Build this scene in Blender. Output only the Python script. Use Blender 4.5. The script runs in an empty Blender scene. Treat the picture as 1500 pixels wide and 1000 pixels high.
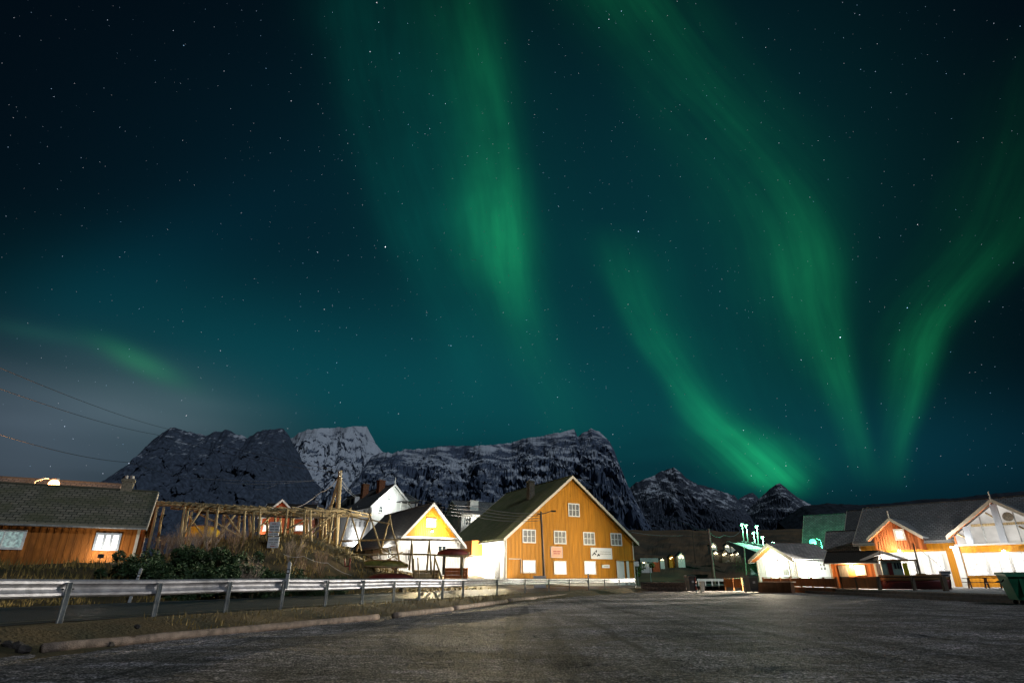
import bpy, bmesh, math, random
from mathutils import Vector, Matrix, noise as mnoise
random.seed(7)
scene = bpy.context.scene
COL = scene.collection
R = math.radians

# ------------------------------------------------------------------ camera
TH = R(22.56); CT, ST = math.cos(TH), math.sin(TH); CAMZ = 0.85; FPX = 833.33
cd = bpy.data.cameras.new('camera'); cam = bpy.data.objects.new('camera', cd); COL.objects.link(cam)
cd.lens = 20; cd.sensor_width = 36; cd.sensor_fit = 'HORIZONTAL'; cd.clip_start = 0.05; cd.clip_end = 30000
cam.location = (0, 0, CAMZ); cam.rotation_euler = (math.pi/2 + TH, 0, 0)
scene.camera = cam
scene.view_settings.view_transform = 'Standard'; scene.view_settings.look = 'None'
scene.view_settings.exposure = 0; scene.view_settings.gamma = 1
scene.cycles.use_denoising = True
scene.cycles.use_adaptive_sampling = False
scene.cycles.sample_clamp_direct = 30
scene.cycles.sample_clamp_indirect = 1.5

def ray(px, py):
    u = (px - 750) / FPX; v = (500 - py) / FPX
    return Vector((u, CT - v*ST, ST + v*CT))
def at(px, py, Y):
    d = ray(px, py); return Vector((0, 0, CAMZ)) + d * (Y / d.y)
def atz(px, py, z):
    d = ray(px, py); return Vector((0, 0, CAMZ)) + d * ((z - CAMZ) / d.z)
def hit(A, d, px, py):
    """where the sight line meets the upright plane through A (x, y) along d: (distance along d, z)"""
    r = ray(px, py); n = (-d[1], d[0])
    t = (A[0]*n[0] + A[1]*n[1]) / (r.x*n[0] + r.y*n[1])
    p = r * t
    return (p.x - A[0])*d[0] + (p.y - A[1])*d[1], p.z + CAMZ

# ------------------------------------------------------------------ night sky: dim base, aurora curtains, stars
SUN_AZ = R(140); SUN_EL = R(34)
W = bpy.data.worlds.new('World'); scene.world = W; W.use_nodes = True
nt = W.node_tree; N = nt.nodes; Lk = nt.links
for n in list(N): N.remove(n)
def V(x):
    return x
def mth(op, a, b=None, c=None):
    n = N.new('ShaderNodeMath'); n.operation = op
    for i, x in enumerate((a, b, c)):
        if x is None: continue
        if isinstance(x, (int, float)): n.inputs[i].default_value = x
        else: Lk.new(x, n.inputs[i])
    return n.outputs[0]
tc = N.new('ShaderNodeTexCoord'); DIR = tc.outputs['Generated']
def dotc(vec):
    n = N.new('ShaderNodeVectorMath'); n.operation = 'DOT_PRODUCT'
    Lk.new(DIR, n.inputs[0]); n.inputs[1].default_value = vec
    return n.outputs['Value']
# chart of the northern sky: tangent plane about a fixed compass direction
c_ = mth('MAXIMUM', dotc((0, CT, ST)), 0.12)
SX = mth('MULTIPLY_ADD', mth('DIVIDE', dotc((1, 0, 0)), c_), FPX/1500, 0.5)          # 0..1 west to east
SY = mth('MULTIPLY_ADD', mth('DIVIDE', dotc((0, -ST, CT)), c_), -FPX/1000, 0.5)      # 0..1 high to low
nz = N.new('ShaderNodeTexNoise'); nz.inputs['Scale'].default_value = 5; nz.inputs['Detail'].default_value = 4
Lk.new(DIR, nz.inputs['Vector']); NZ = nz.outputs['Fac']
nz2 = N.new('ShaderNodeTexNoise'); nz2.inputs['Scale'].default_value = 2.3; nz2.inputs['Detail'].default_value = 2
mp = N.new('ShaderNodeMapping'); mp.inputs['Scale'].default_value = (1, 1, 4.5); Lk.new(DIR, mp.inputs['Vector']); Lk.new(mp.outputs[0], nz2.inputs['Vector'])
WOB = mth('MULTIPLY_ADD', NZ, 0.014, -0.007)
SXw = mth('ADD', SX, WOB)
acc = []
def add_col(val, rgb):
    n = N.new('ShaderNodeMix'); n.data_type = 'RGBA'; n.blend_type = 'MULTIPLY'; n.inputs[0].default_value = 1
    cb = N.new('ShaderNodeCombineColor')
    for i in range(3): Lk.new(mth('MULTIPLY', val, rgb[i]), cb.inputs[i])
    acc.append(cb.outputs[0])
def gauss(px, py, sx, sy, rot, rgb, wob=False, cloud=False):
    dx = mth('SUBTRACT', SXw if wob else SX, px/1500); dy = mth('SUBTRACT', SY, py/1000)
    dx = mth('MULTIPLY', dx, 1500.0); dy = mth('MULTIPLY', dy, 1000.0)
    c, s = math.cos(R(rot)), math.sin(R(rot))
    a = mth('DIVIDE', mth('ADD', mth('MULTIPLY', dx, c), mth('MULTIPLY', dy, s)), sx)
    b = mth('DIVIDE', mth('SUBTRACT', mth('MULTIPLY', dy, c), mth('MULTIPLY', dx, s)), sy)
    e = mth('ADD', mth('MULTIPLY', a, a), mth('MULTIPLY', b, b))
    g = mth('EXPONENT', mth('MULTIPLY', e, -1.0))
    if cloud: g = mth('MULTIPLY', g, mth('MAXIMUM', mth('MULTIPLY_ADD', nz2.outputs['Fac'], 2.6, -.35), .12))
    add_col(g, rgb)
def fcurve(x, pts):
    n = N.new('ShaderNodeFloatCurve'); c = n.mapping.curves[0]; n.mapping.use_clip = False
    pts = sorted(pts)
    c.points[0].location = pts[0]; c.points[1].location = pts[-1]
    for p in pts[1:-1]: c.points.new(*p)
    for p in c.points: p.handle_type = 'AUTO_CLAMPED'
    n.mapping.update(); Lk.new(x, n.inputs['Value']); return n.outputs[0]
def curtain(rows, rgb):
    """rows: (height, middle, west half width, east half width, strength)"""
    cx = fcurve(SY, [(r[0]/1000, r[1]/1500) for r in rows])
    wl = fcurve(SY, [(r[0]/1000, r[2]/1290) for r in rows]); wr = fcurve(SY, [(r[0]/1000, r[3]/1320) for r in rows])
    st = fcurve(SY, [(r[0]/1000, min(1, r[4])) for r in rows])
    d = mth('SUBTRACT', SXw, cx)
    east = mth('GREATER_THAN', d, 0.0)
    w = mth('ADD', mth('MULTIPLY', wr, east), mth('MULTIPLY', wl, mth('SUBTRACT', 1.0, east)))
    q = mth('DIVIDE', d, mth('MAXIMUM', w, 0.004))
    g = mth('EXPONENT', mth('MULTIPLY', mth('MULTIPLY', q, q), -1.0))
    # fine rays running along the curtain
    ry = N.new('ShaderNodeCombineXYZ'); Lk.new(mth('MULTIPLY', d, 34.0), ry.inputs[0]); Lk.new(mth('MULTIPLY', SY, 3.0), ry.inputs[1]); ry.inputs[2].default_value = rows[1][1]*.01
    rn = N.new('ShaderNodeTexNoise'); rn.inputs['Scale'].default_value = 1.0; rn.inputs['Detail'].default_value = 5; rn.inputs['Roughness'].default_value = .6; Lk.new(ry.outputs[0], rn.inputs['Vector'])
    rays = mth('MULTIPLY_ADD', mth('MAXIMUM', mth('SUBTRACT', rn.outputs['Fac'], .3), 0.0), 2.3, .56)
    vary = mth('MULTIPLY', rays, mth('MULTIPLY_ADD', NZ, 1.9, 0.08))
    add_col(mth('MULTIPLY', mth('MULTIPLY', g, mth('MAXIMUM', st, 0.0)), vary), rgb)
GRN = (0.005, 0.150, 0.046)
# base glow of the sky
gauss(600, 420, 520, 330, 0, (0.0004, 0.011, 0.018))
gauss(250, 500, 300, 110, 8, (0.001, 0.027, 0.032), True)
gauss(520, 590, 330, 120, 0, (0.001, 0.027, 0.031), True)
gauss(860, 640, 300, 160, 0, (0.001, 0.025, 0.027), True)
gauss(1000, 330, 330, 380, 0, (0.0004, 0.014, 0.017))
gauss(1330, 660, 300, 90, 0, (0.001, 0.018, 0.030))
gauss(40, 665, 260, 115, 10, (0.062, 0.082, 0.106), True, True)
gauss(240, 600, 150, 60, 15, (0.034, 0.042, 0.046), True, True)
gauss(205, 530, 62, 16, 26, (0.004, 0.075, 0.015), True)
gauss(60, 488, 90, 12, 10, (0.002, 0.016, 0.008), True)
gauss(180, 400, 260, 70, -25, (0.0, 0.006, 0.010))
gauss(1150, 470, 260, 330, 12, (0.0004, 0.009, 0.005))
gauss(690, 330, 150, 330, -10, (0.0004, 0.010, 0.005))
# curtains
curtain([(-100, 672, 60, 40, .18), (0, 690, 60, 34, .22), (100, 712, 50, 30, .32), (200, 730, 44, 24, .48), (290, 742, 50, 26, .72), (350, 748, 50, 28, .82), (400, 752, 48, 28, .62), (450, 765, 45, 28, .3), (520, 785, 45, 30, .14), (590, 822, 40, 30, .12), (680, 850, 30, 30, 0)], GRN)
curtain([(-100, 520, 60, 90, .07), (0, 530, 60, 120, .10), (100, 540, 45, 140, .14), (200, 560, 45, 150, .16), (300, 590, 40, 150, .16), (400, 630, 40, 140, .13), (480, 670, 40, 110, .10), (620, 720, 40, 80, .0)], (0.001, 0.12, 0.085))
curtain([(-100, 860, 70, 90, .2), (0, 925, 65, 75, .26), (100, 995, 65, 75, .22), (200, 1085, 90, 80, .22), (300, 1165, 105, 52, .28), (370, 1195, 84, 38, .38), (440, 1205, 66, 30, .46), (500, 1217, 48, 23, .50), (560, 1233, 33, 18, .46), (620, 1249, 21, 14, .42), (670, 1262, 20, 15, .24), (720, 1272, 18, 15, 0)], GRN)
curtain([(350, 898, 30, 60, .04), (430, 922, 20, 52, .15), (500, 955, 18, 46, .22), (560, 990, 17, 38, .32), (610, 1030, 24, 44, .52), (650, 1078, 44, 56, .9), (685, 1118, 50, 46, 1.0), (705, 1140, 46, 34, .72), (722, 1160, 44, 24, .2), (735, 1165, 40, 24, 0)], (0.006, 0.235, 0.072))
curtain([(150, 1540, 80, 60, .05), (280, 1500, 80, 60, .10), (360, 1462, 70, 50, .15), (430, 1400, 56, 36, .24), (480, 1366, 44, 24, .40), (530, 1350, 36, 20, .48), (590, 1335, 28, 17, .44), (650, 1318, 19, 14, .36), (690, 1310, 18, 16, .2), (725, 1308, 18, 16, 0)], GRN)
curtain([(380, 1050, 120, 70, .03), (450, 1060, 110, 80, .05), (600, 1110, 120, 90, .08), (700, 1150, 90, 60, .1), (740, 1160, 80, 50, 0)], (0.001, 0.16, 0.11))
tot = acc[0]
for a in acc[1:]:
    n = N.new('ShaderNodeMix'); n.data_type = 'RGBA'; n.blend_type = 'ADD'; n.inputs[0].default_value = 1
    Lk.new(tot, n.inputs[6]); Lk.new(a, n.inputs[7]); tot = n.outputs[2]
# thin cloud bars low in the sky
low = mth('MULTIPLY', fcurve(SY, [(0.45, 0), (0.56, .0), (0.66, .55), (0.74, .7), (0.9, .7)]), mth('MULTIPLY_ADD', nz2.outputs['Fac'], 3.2, -1.45))
low = mth('MINIMUM', mth('MAXIMUM', low, 0.0), 0.55)
dk = N.new('ShaderNodeMix'); dk.data_type = 'RGBA'; Lk.new(low, dk.inputs[0]); Lk.new(tot, dk.inputs[6]); dk.inputs[7].default_value = (0.001, 0.012, 0.022, 1)
tot = dk.outputs[2]
bs = N.new('ShaderNodeMix'); bs.data_type = 'RGBA'; bs.blend_type = 'ADD'; bs.inputs[0].default_value = 1
Lk.new(tot, bs.inputs[6]); bs.inputs[7].default_value = (0.0007, 0.0032, 0.0065, 1); tot = bs.outputs[2]
# stars
def stars(scale, thr, power, cut):
    v = N.new('ShaderNodeTexVoronoi'); v.feature = 'F1'; v.inputs['Scale'].default_value = scale; Lk.new(DIR, v.inputs['Vector'])
    sp = N.new('ShaderNodeSeparateColor'); Lk.new(v.outputs['Color'], sp.inputs[0])
    br = mth('MULTIPLY', mth('POWER', sp.outputs[0], cut), power)
    on = mth('LESS_THAN', v.outputs['Distance'], thr)
    up = mth('GREATER_THAN', dotc((0, 0, 1)), 0.02)
    val = mth('MULTIPLY', mth('MULTIPLY', br, on), up)
    cb = N.new('ShaderNodeCombineColor')
    Lk.new(mth('MULTIPLY', val, mth('MULTIPLY_ADD', sp.outputs[1], .7, .35)), cb.inputs[0]); Lk.new(mth('MULTIPLY', val, mth('MULTIPLY_ADD', sp.outputs[1], .3, .65)), cb.inputs[1]); Lk.new(val, cb.inputs[2])
    return cb.outputs[0]
for s in (stars(75, 0.028, 3.0, 9), stars(42, 0.025, 5.0, 13), stars(190, 0.056, 1.3, 5)):
    n = N.new('ShaderNodeMix'); n.data_type = 'RGBA'; n.blend_type = 'ADD'; n.inputs[0].default_value = 1
    Lk.new(tot, n.inputs[6]); Lk.new(s, n.inputs[7]); tot = n.outputs[2]
bg = N.new('ShaderNodeBackground'); Lk.new(tot, bg.inputs['Color']); bg.inputs['Strength'].default_value = 1.0
wo = N.new('ShaderNodeOutputWorld'); Lk.new(bg.outputs[0], wo.inputs['Surface'])

# moonlight
sd = bpy.data.lights.new('moonlight', 'SUN'); sd.energy = 0.8; sd.angle = R(0.5); sd.color = (0.75, 0.86, 1.0)
so = bpy.data.objects.new('moonlight', sd); COL.objects.link(so)
so.rotation_euler = (Vector((0, 0, -1)).rotation_difference(-Vector((math.sin(SUN_AZ)*math.cos(SUN_EL), math.cos(SUN_AZ)*math.cos(SUN_EL), math.sin(SUN_EL))))).to_euler()
# ------------------------------------------------------------------ materials
def newmat(name):
    m = bpy.data.materials.new(name); m.use_nodes = True
    return m, m.node_tree, m.node_tree.nodes['Principled BSDF']
def mat(name, col, rough=.7, var=.25, scale=6.0, stretch=(1, 1, 1), bump=0.0, bscale=40., metal=0., col2=None, spec=.4, detail=5):
    """surface whose colour wanders between two tones, with an optional fine bump"""
    m, t, b = newmat(name); nd, lk = t.nodes, t.links
    b.inputs['Roughness'].default_value = rough; b.inputs['Metallic'].default_value = metal; b.inputs['Specular IOR Level'].default_value = spec
    tc = nd.new('ShaderNodeTexCoord'); mp = nd.new('ShaderNodeMapping'); mp.inputs['Scale'].default_value = stretch
    lk.new(tc.outputs['Object'], mp.inputs['Vector'])
    nz = nd.new('ShaderNodeTexNoise'); nz.inputs['Scale'].default_value = scale; nz.inputs['Detail'].default_value = detail
    lk.new(mp.outputs[0], nz.inputs['Vector'])
    cr = nd.new('ShaderNodeValToRGB'); cr.color_ramp.elements[0].position = .32; cr.color_ramp.elements[1].position = .68
    c2 = col2 or tuple(c*(1-var) for c in col)
    cr.color_ramp.elements[0].color = (*c2, 1); cr.color_ramp.elements[1].color = (*[min(1, c*(1 + (var*.5 if not col2 else 0))) for c in col], 1)
    lk.new(nz.outputs['Fac'], cr.inputs[0]); lk.new(cr.outputs[0], b.inputs['Base Color'])
    if bump:
        n2 = nd.new('ShaderNodeTexNoise'); n2.inputs['Scale'].default_value = bscale; n2.inputs['Detail'].default_value = 6
        lk.new(mp.outputs[0], n2.inputs['Vector'])
        bp = nd.new('ShaderNodeBump'); bp.inputs['Strength'].default_value = bump; bp.inputs['Distance'].default_value = .05
        lk.new(n2.outputs['Fac'], bp.inputs['Height']); lk.new(bp.outputs[0], b.inputs['Normal'])
    return m
def tiles(name, c1, c2, mortar, w=.3, h=.25, bump=.6, moss=None, rough=.75):
    """roof slates laid in rows (uses the roof's UV in metres)"""
    m, t, b = newmat(name); nd, lk = t.nodes, t.links
    uv = nd.new('ShaderNodeUVMap'); br = nd.new('ShaderNodeTexBrick')
    br.inputs['Color1'].default_value = (*c1, 1); br.inputs['Color2'].default_value = (*c2, 1); br.inputs['Mortar'].default_value = (*mortar, 1)
    br.inputs['Scale'].default_value = 1; br.inputs['Brick Width'].default_value = w; br.inputs['Row Height'].default_value = h; br.inputs['Mortar Size'].default_value = .025; br.inputs['Bias'].default_value = 0.1
    lk.new(uv.outputs[0], br.inputs['Vector'])
    nz = nd.new('ShaderNodeTexNoise'); nz.inputs['Scale'].default_value = .8; nz.inputs['Detail'].default_value = 7; lk.new(uv.outputs[0], nz.inputs['Vector'])
    mx = nd.new('ShaderNodeMix'); mx.data_type = 'RGBA'; mx.inputs[7].default_value = (*(moss or tuple(c*.5 for c in c1)), 1)
    mr = nd.new('ShaderNodeMapRange'); mr.inputs['From Min'].default_value = .4; mr.inputs['From Max'].default_value = .68; mr.inputs['To Max'].default_value = .75
    lk.new(nz.outputs['Fac'], mr.inputs[0]); lk.new(mr.outputs[0], mx.inputs[0]); lk.new(br.outputs['Color'], mx.inputs[6]); lk.new(mx.outputs[2], b.inputs['Base Color'])
    bp = nd.new('ShaderNodeBump'); bp.inputs['Strength'].default_value = bump; bp.inputs['Distance'].default_value = .03; bp.invert = True
    lk.new(br.outputs['Fac'], bp.inputs['Height'])
    b2 = nd.new('ShaderNodeBump'); b2.inputs['Strength'].default_value = .4; b2.inputs['Distance'].default_value = .04
    n3 = nd.new('ShaderNodeTexNoise'); n3.inputs['Scale'].default_value = 9; n3.inputs['Detail'].default_value = 6; lk.new(uv.outputs[0], n3.inputs['Vector'])
    lk.new(n3.outputs['Fac'], b2.inputs['Height']); lk.new(bp.outputs[0], b2.inputs['Normal'])
    lk.new(b2.outputs[0], b.inputs['Normal']); b.inputs['Roughness'].default_value = rough; b.inputs['Specular IOR Level'].default_value = .35
    return m
def glow(name, col, power, var=0.0, scale=3.0):
    m, t, b = newmat(name); nd, lk = t.nodes, t.links
    b.inputs['Base Color'].default_value = (.5, .5, .5, 1); b.inputs['Emission Color'].default_value = (*col, 1); b.inputs['Emission Strength'].default_value = power
    if var:
        tc = nd.new('ShaderNodeTexCoord'); nz = nd.new('ShaderNodeTexNoise'); nz.inputs['Scale'].default_value = scale; nz.inputs['Detail'].default_value = 3
        lk.new(tc.outputs['Object'], nz.inputs['Vector'])
        mr = nd.new('ShaderNodeMapRange'); mr.inputs['From Min'].default_value = .35; mr.inputs['From Max'].default_value = .65
        mr.inputs['To Min'].default_value = power*(1-var); mr.inputs['To Max'].default_value = power
        lk.new(nz.outputs['Fac'], mr.inputs[0]); lk.new(mr.outputs[0], b.inputs['Emission Strength'])
    return m
M = {}
M['ochre'] = mat('ochre painted boards', (.58, .235, .006), .65, .26, 2.6, (1.8, 1.8, .12), .15, 60, detail=6)
M['ochre_old'] = mat('weathered ochre boards', (.36, .115, .012), .75, .4, 3.0, (1.5, 1.5, .2), .2, 60)
M['rust'] = mat('rust orange boards', (.46, .12, .022), .7, .35, 3.0, (1.2, 1.2, .15), .15, 60)
M['redwall'] = mat('red painted boards', (.48, .10, .03), .7, .3, 3.0, (1.2, 1.2, .15), .1, 60)
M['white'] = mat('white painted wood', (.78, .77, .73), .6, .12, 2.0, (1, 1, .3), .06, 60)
M['cream'] = mat('cream painted trim', (.68, .60, .47), .6, .18, 5.0, (1, 1, .4), .06, 60)
M['slate'] = tiles('dark slate roof', (.25, .225, .17), (.15, .145, .11), (.03, .03, .025), .38, .3, .9, (.10, .105, .055))
M['turf'] = tiles('mossy felt roof', (.21, .20, .10), (.16, .16, .085), (.08, .08, .04), .5, .4, .5, (.09, .12, .035))
M['greyroof'] = tiles('grey slate roof', (.36, .355, .34), (.22, .22, .215), (.05, .05, .05), .4, .3, .9, (.1, .1, .1))
M['darkroof'] = tiles('blue black slate roof', (.17, .17, .165), (.11, .112, .112), (.03, .03, .03), .35, .28, .8, (.08, .085, .085))
M['midroof'] = tiles('grey slate hall roof', (.34, .35, .35), (.22, .23, .23), (.04, .04, .04), .35, .28, .8, (.15, .16, .16))
M['brownroof'] = tiles('brown tiled roof', (.085, .065, .05), (.06, .045, .035), (.015, .012, .01), .3, .25, .8, (.05, .04, .03))
M['pole'] = mat('weathered grey timber', (.40, .30, .15), .8, .45, 5.0, (2, 2, .3), .4, 40)
M['darkpole'] = mat('tarred dark timber', (.10, .075, .05), .8, .4, 5.0, (2, 2, .3), .3, 40)
M['log'] = mat('barked pale log', (.34, .25, .19), .8, .5, 3.0, (2, 2, 2), .6, 25)
M['steel'] = mat('galvanised steel', (.36, .36, .39), .5, .35, 5.0, (1, 1, 1), .1, 30, metal=.4)
M['poststeel'] = mat('dull galvanised steel', (.30, .31, .30), .65, .4, 8.0, (1, 1, 1), .15, 30, metal=.2)
M['black'] = mat('black metal', (.02, .02, .022), .5, .3)
M['plastic'] = mat('dark bin plastic', (.03, .026, .024), .45, .2)
M['greyplastic'] = mat('pale grey plastic', (.42, .42, .42), .5, .1)
M['brick'] = mat('sooty brick', (.30, .12, .055), .85, .5, 9.0, bump=.5)
M['greybrick'] = mat('weathered chimney brick', (.17, .15, .11), .85, .5, 9.0, bump=.5)
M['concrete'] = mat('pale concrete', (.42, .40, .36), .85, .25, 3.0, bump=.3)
M['darkstone'] = mat('dark stacked stone', (.06, .05, .045), .85, .5, 7.0, bump=1.0, bscale=9)
M['sign'] = mat('white sign plate', (.74, .74, .74), .5, .06)
M['pinksign'] = mat('salmon sign plate', (.72, .36, .22), .5, .06)
M['ink'] = mat('black lettering', (.03, .03, .03), .5, .1)
M['redink'] = mat('red lettering', (.45, .05, .03), .5, .1)
M['greyink'] = mat('grey lettering', (.32, .30, .28), .5, .1)
M['glass'] = mat('dark window glass', (.03, .04, .045), .08, .3, spec=.7)
M['netcurtain'] = mat('curtained window glass', (.20, .20, .19), .3, .6, 6.0)
M['litpane'] = glow('lit window', (1, .96, .88), 1.7, .25)
M['dimpane'] = glow('dim lit window', (.55, .9, .8), .35, .85, 9)
M['shoppane'] = glow('bright shop window', (1, .96, .9), 1.7, .55, 2.2); M['shoppane'].node_tree.nodes['Principled BSDF'].inputs['Base Color'].default_value = (.05, .05, .05, 1)
M['glasshall'] = glow('lit hall behind glass', (1, .96, .88), .62, .45, .7); M['glasshall'].node_tree.nodes['Principled BSDF'].inputs['Base Color'].default_value = (.05, .05, .05, 1)
M['greypost'] = mat('blue grey painted posts', (.36, .39, .43), .6, .15, 3.0, (1, 1, .3))
M['lampwhite'] = glow('lamp white', (1, .97, .9), 90)
M['lampgreen'] = glow('lamp green', (.06, 1, .36), 5)
M['lamporange'] = glow('lamp orange', (1, .38, .13), 16)
M['warmpane'] = glow('far lit window', (1, .82, .45), 5)
M['orange_tarp'] = mat('yellow tarpaulin', (.62, .36, .01), .5, .25, 2.0, bump=.3, bscale=8)
M['oliveboat'] = mat('olive boat paint', (.17, .16, .03), .55, .4, 3.0)
M['redboat'] = mat('red boat paint', (.2, .03, .02), .55, .4, 4.0)
M['maroon'] = mat('maroon hull paint', (.14, .022, .02), .5, .3, 3.0)
M['varnish'] = mat('varnished strake', (.30, .16, .06), .5, .3, 4.0, (1, .3, 1))
M['teal'] = mat('teal cabin paint', (.30, .48, .42), .55, .2, 3.0)
M['greybow'] = mat('grey bow paint', (.24, .25, .27), .5, .2)
M['yellowpanel'] = mat('yellow panel', (.7, .6, .02), .5, .1)
M['binsteel'] = mat('green dumpster paint', (.012, .16, .075), .45, .3, 3.0)
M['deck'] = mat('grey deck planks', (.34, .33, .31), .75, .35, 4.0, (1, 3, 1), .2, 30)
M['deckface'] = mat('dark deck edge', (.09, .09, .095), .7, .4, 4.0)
M['fencewood'] = mat('brown stained fence boards', (.30, .105, .022), .7, .35, 3.0, (1.4, 1.4, .15), .15, 50)
M['leaf'] = mat('evergreen leaves', (.045, .085, .03), .6, .5, 2.0)
M['leaf2'] = mat('bright green leaves', (.09, .16, .04), .6, .4, 2.0)
M['twig'] = mat('bare brown twigs', (.22, .14, .085), .8, .35, 2.0)
M['palebark'] = mat('pale bare twigs', (.34, .26, .2), .8, .35, 2.0)
M['straw'] = mat('dry grass', (.38, .25, .07), .8, .5, .6, col2=(.14, .11, .035))
M['asphalt'] = mat('wet asphalt', (.05, .048, .048), .42, .4, 1.2, bump=.5, bscale=35, spec=.4)
M['wire'] = mat('pale cable', (.30, .30, .31), .5, .1)
M['darkwire'] = mat('black cable', (.012, .012, .013), .6, .1)

# ------------------------------------------------------------------ mesh building
class MB:
    def __init__(s): s.v = []; s.f = []; s.uv = {}
    def quad(s, a, b, c, d, uv=None):
        i = len(s.v); s.v += [Vector(a), Vector(b), Vector(c), Vector(d)]; s.f.append((i, i+1, i+2, i+3))
        if uv: s.uv[len(s.f)-1] = uv
    def tri(s, a, b, c):
        i = len(s.v); s.v += [Vector(a), Vector(b), Vector(c)]; s.f.append((i, i+1, i+2))
    def box(s, x0, x1, y0, y1, z0, z1, mtx=None):
        i = len(s.v)
        vs = [Vector((x, y, z)) for z in (z0, z1) for y in (y0, y1) for x in (x0, x1)]
        s.v += [mtx @ q for q in vs] if mtx else vs
        for f in ((0, 2, 3, 1), (4, 5, 7, 6), (0, 1, 5, 4), (2, 6, 7, 3), (0, 4, 6, 2), (1, 3, 7, 5)): s.f.append(tuple(i+k for k in f))
        return s
    def tube(s, p0, p1, r0, r1=None, n=6, cap=True):
        s.path([p0, p1], [r0, r0 if r1 is None else r1], n, cap); return s
    def path(s, pts, rad, n=6, cap=True):
        pts = [Vector(p) for p in pts]
        if isinstance(rad, (int, float)): rad = [rad]*len(pts)
        i0 = len(s.v); side = None
        for k, p in enumerate(pts):
            t = (pts[min(k+1, len(pts)-1)] - pts[max(k-1, 0)]).normalized()
            if side is None or side.cross(t).length < .05:
                ref = Vector((0, 0, 1)) if abs(t.z) < .9 else Vector((1, 0, 0)); side = t.cross(ref).normalized()
            side = (side - t*side.dot(t)).normalized(); up = side.cross(t)
            for j in range(n):
                a = 2*math.pi*j/n; s.v.append(p + (side*math.cos(a) + up*math.sin(a))*rad[k])
        for k in range(len(pts)-1):
            for j in range(n):
                a = i0+k*n+j; b = i0+k*n+(j+1) % n; s.f.append((a, b, b+n, a+n))
        if cap:
            s.f.append(tuple(i0+j for j in reversed(range(n)))); s.f.append(tuple(i0+(len(pts)-1)*n+j for j in range(n)))
        return s
    def prism(s, outline, y0, y1, mtx=None):
        """outline in (x, z), carried from y0 to y1"""
        i = len(s.v); n = len(outline)
        vs = [Vector((x, y0, z)) for x, z in outline] + [Vector((x, y1, z)) for x, z in outline]
        s.v += [mtx @ q for q in vs] if mtx else vs
        s.f.append(tuple(i+k for k in range(n))); s.f.append(tuple(i+n+k for k in reversed(range(n))))
        for k in range(n): s.f.append((i+k, i+n+k, i+n+(k+1) % n, i+(k+1) % n))
        return s
    def ball(s, c, r, sz=1.0, n=8, m=6, jit=0):
        c = Vector(c); i0 = len(s.v)
        for a in range(m+1):
            th = math.pi*a/m
            for b in range(n):
                ph = 2*math.pi*b/n; q = r*(1+random.uniform(-jit, jit))
                s.v.append(c + Vector((q*math.sin(th)*math.cos(ph), q*math.sin(th)*math.sin(ph), q*sz*math.cos(th))))
        for a in range(m):
            for b in range(n):
                s.f.append((i0+a*n+b, i0+(a+1)*n+b, i0+(a+1)*n+(b+1) % n, i0+a*n+(b+1) % n))
        return s
    def build(s, name, m, parent=None, smooth=False, weld=False):
        me = bpy.data.meshes.new(name); me.from_pydata([tuple(v) for v in s.v], [], s.f); me.update()
        if s.uv:
            ul = me.uv_layers.new(name='UVMap')
            for fi, uv in s.uv.items():
                p = me.polygons[fi]
                for k, li in enumerate(p.loop_indices): ul.data[li].uv = uv[k]
        if weld:
            bm = bmesh.new(); bm.from_mesh(me); bmesh.ops.remove_doubles(bm, verts=bm.verts, dist=.001); bmesh.ops.recalc_face_normals(bm, faces=bm.faces); bm.to_mesh(me); bm.free()
        if smooth:
            for p in me.polygons: p.use_smooth = True
        me.materials.append(M[m] if isinstance(m, str) else m)
        o = bpy.data.objects.new(name, me); COL.objects.link(o)
        if parent: o.parent = parent
        return o
def tag(o, label=None, cat=None, group=None, kind=None):
    if label: o['label'] = label
    if cat: o['category'] = cat
    if group: o['group'] = group
    if kind: o['kind'] = kind
    return o
def thing(name, label, cat, loc=(0, 0, 0), rz=0., group=None):
    o = bpy.data.objects.new(name, None); COL.objects.link(o); o.location = loc; o.rotation_euler = (0, 0, rz); o.empty_display_size = .2
    return tag(o, label, cat, group)
def structure(name, mb, m, smooth=False):
    return tag(mb.build(name, m, None, smooth), kind='structure')
def copy_tree(o, parent=None):
    c = o.copy(); COL.objects.link(c)
    if parent: c.parent = parent
    for ch in list(o.children): copy_tree(ch, c)
    return c
def lamp(parent, loc, power, col, radius=.08, kind='POINT', aim=None, cone=60, blend=.5, name='light'):
    d = bpy.data.lights.new(name, kind); d.energy = power; d.color = col; d.shadow_soft_size = radius
    o = bpy.data.objects.new(name, d); COL.objects.link(o); o.location = loc
    if kind == 'SPOT':
        d.spot_size = R(cone); d.spot_blend = blend
        o.rotation_euler = Vector((0, 0, -1)).rotation_difference(Vector(aim)).to_euler()
    if parent: o.parent = parent
    return o
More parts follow.
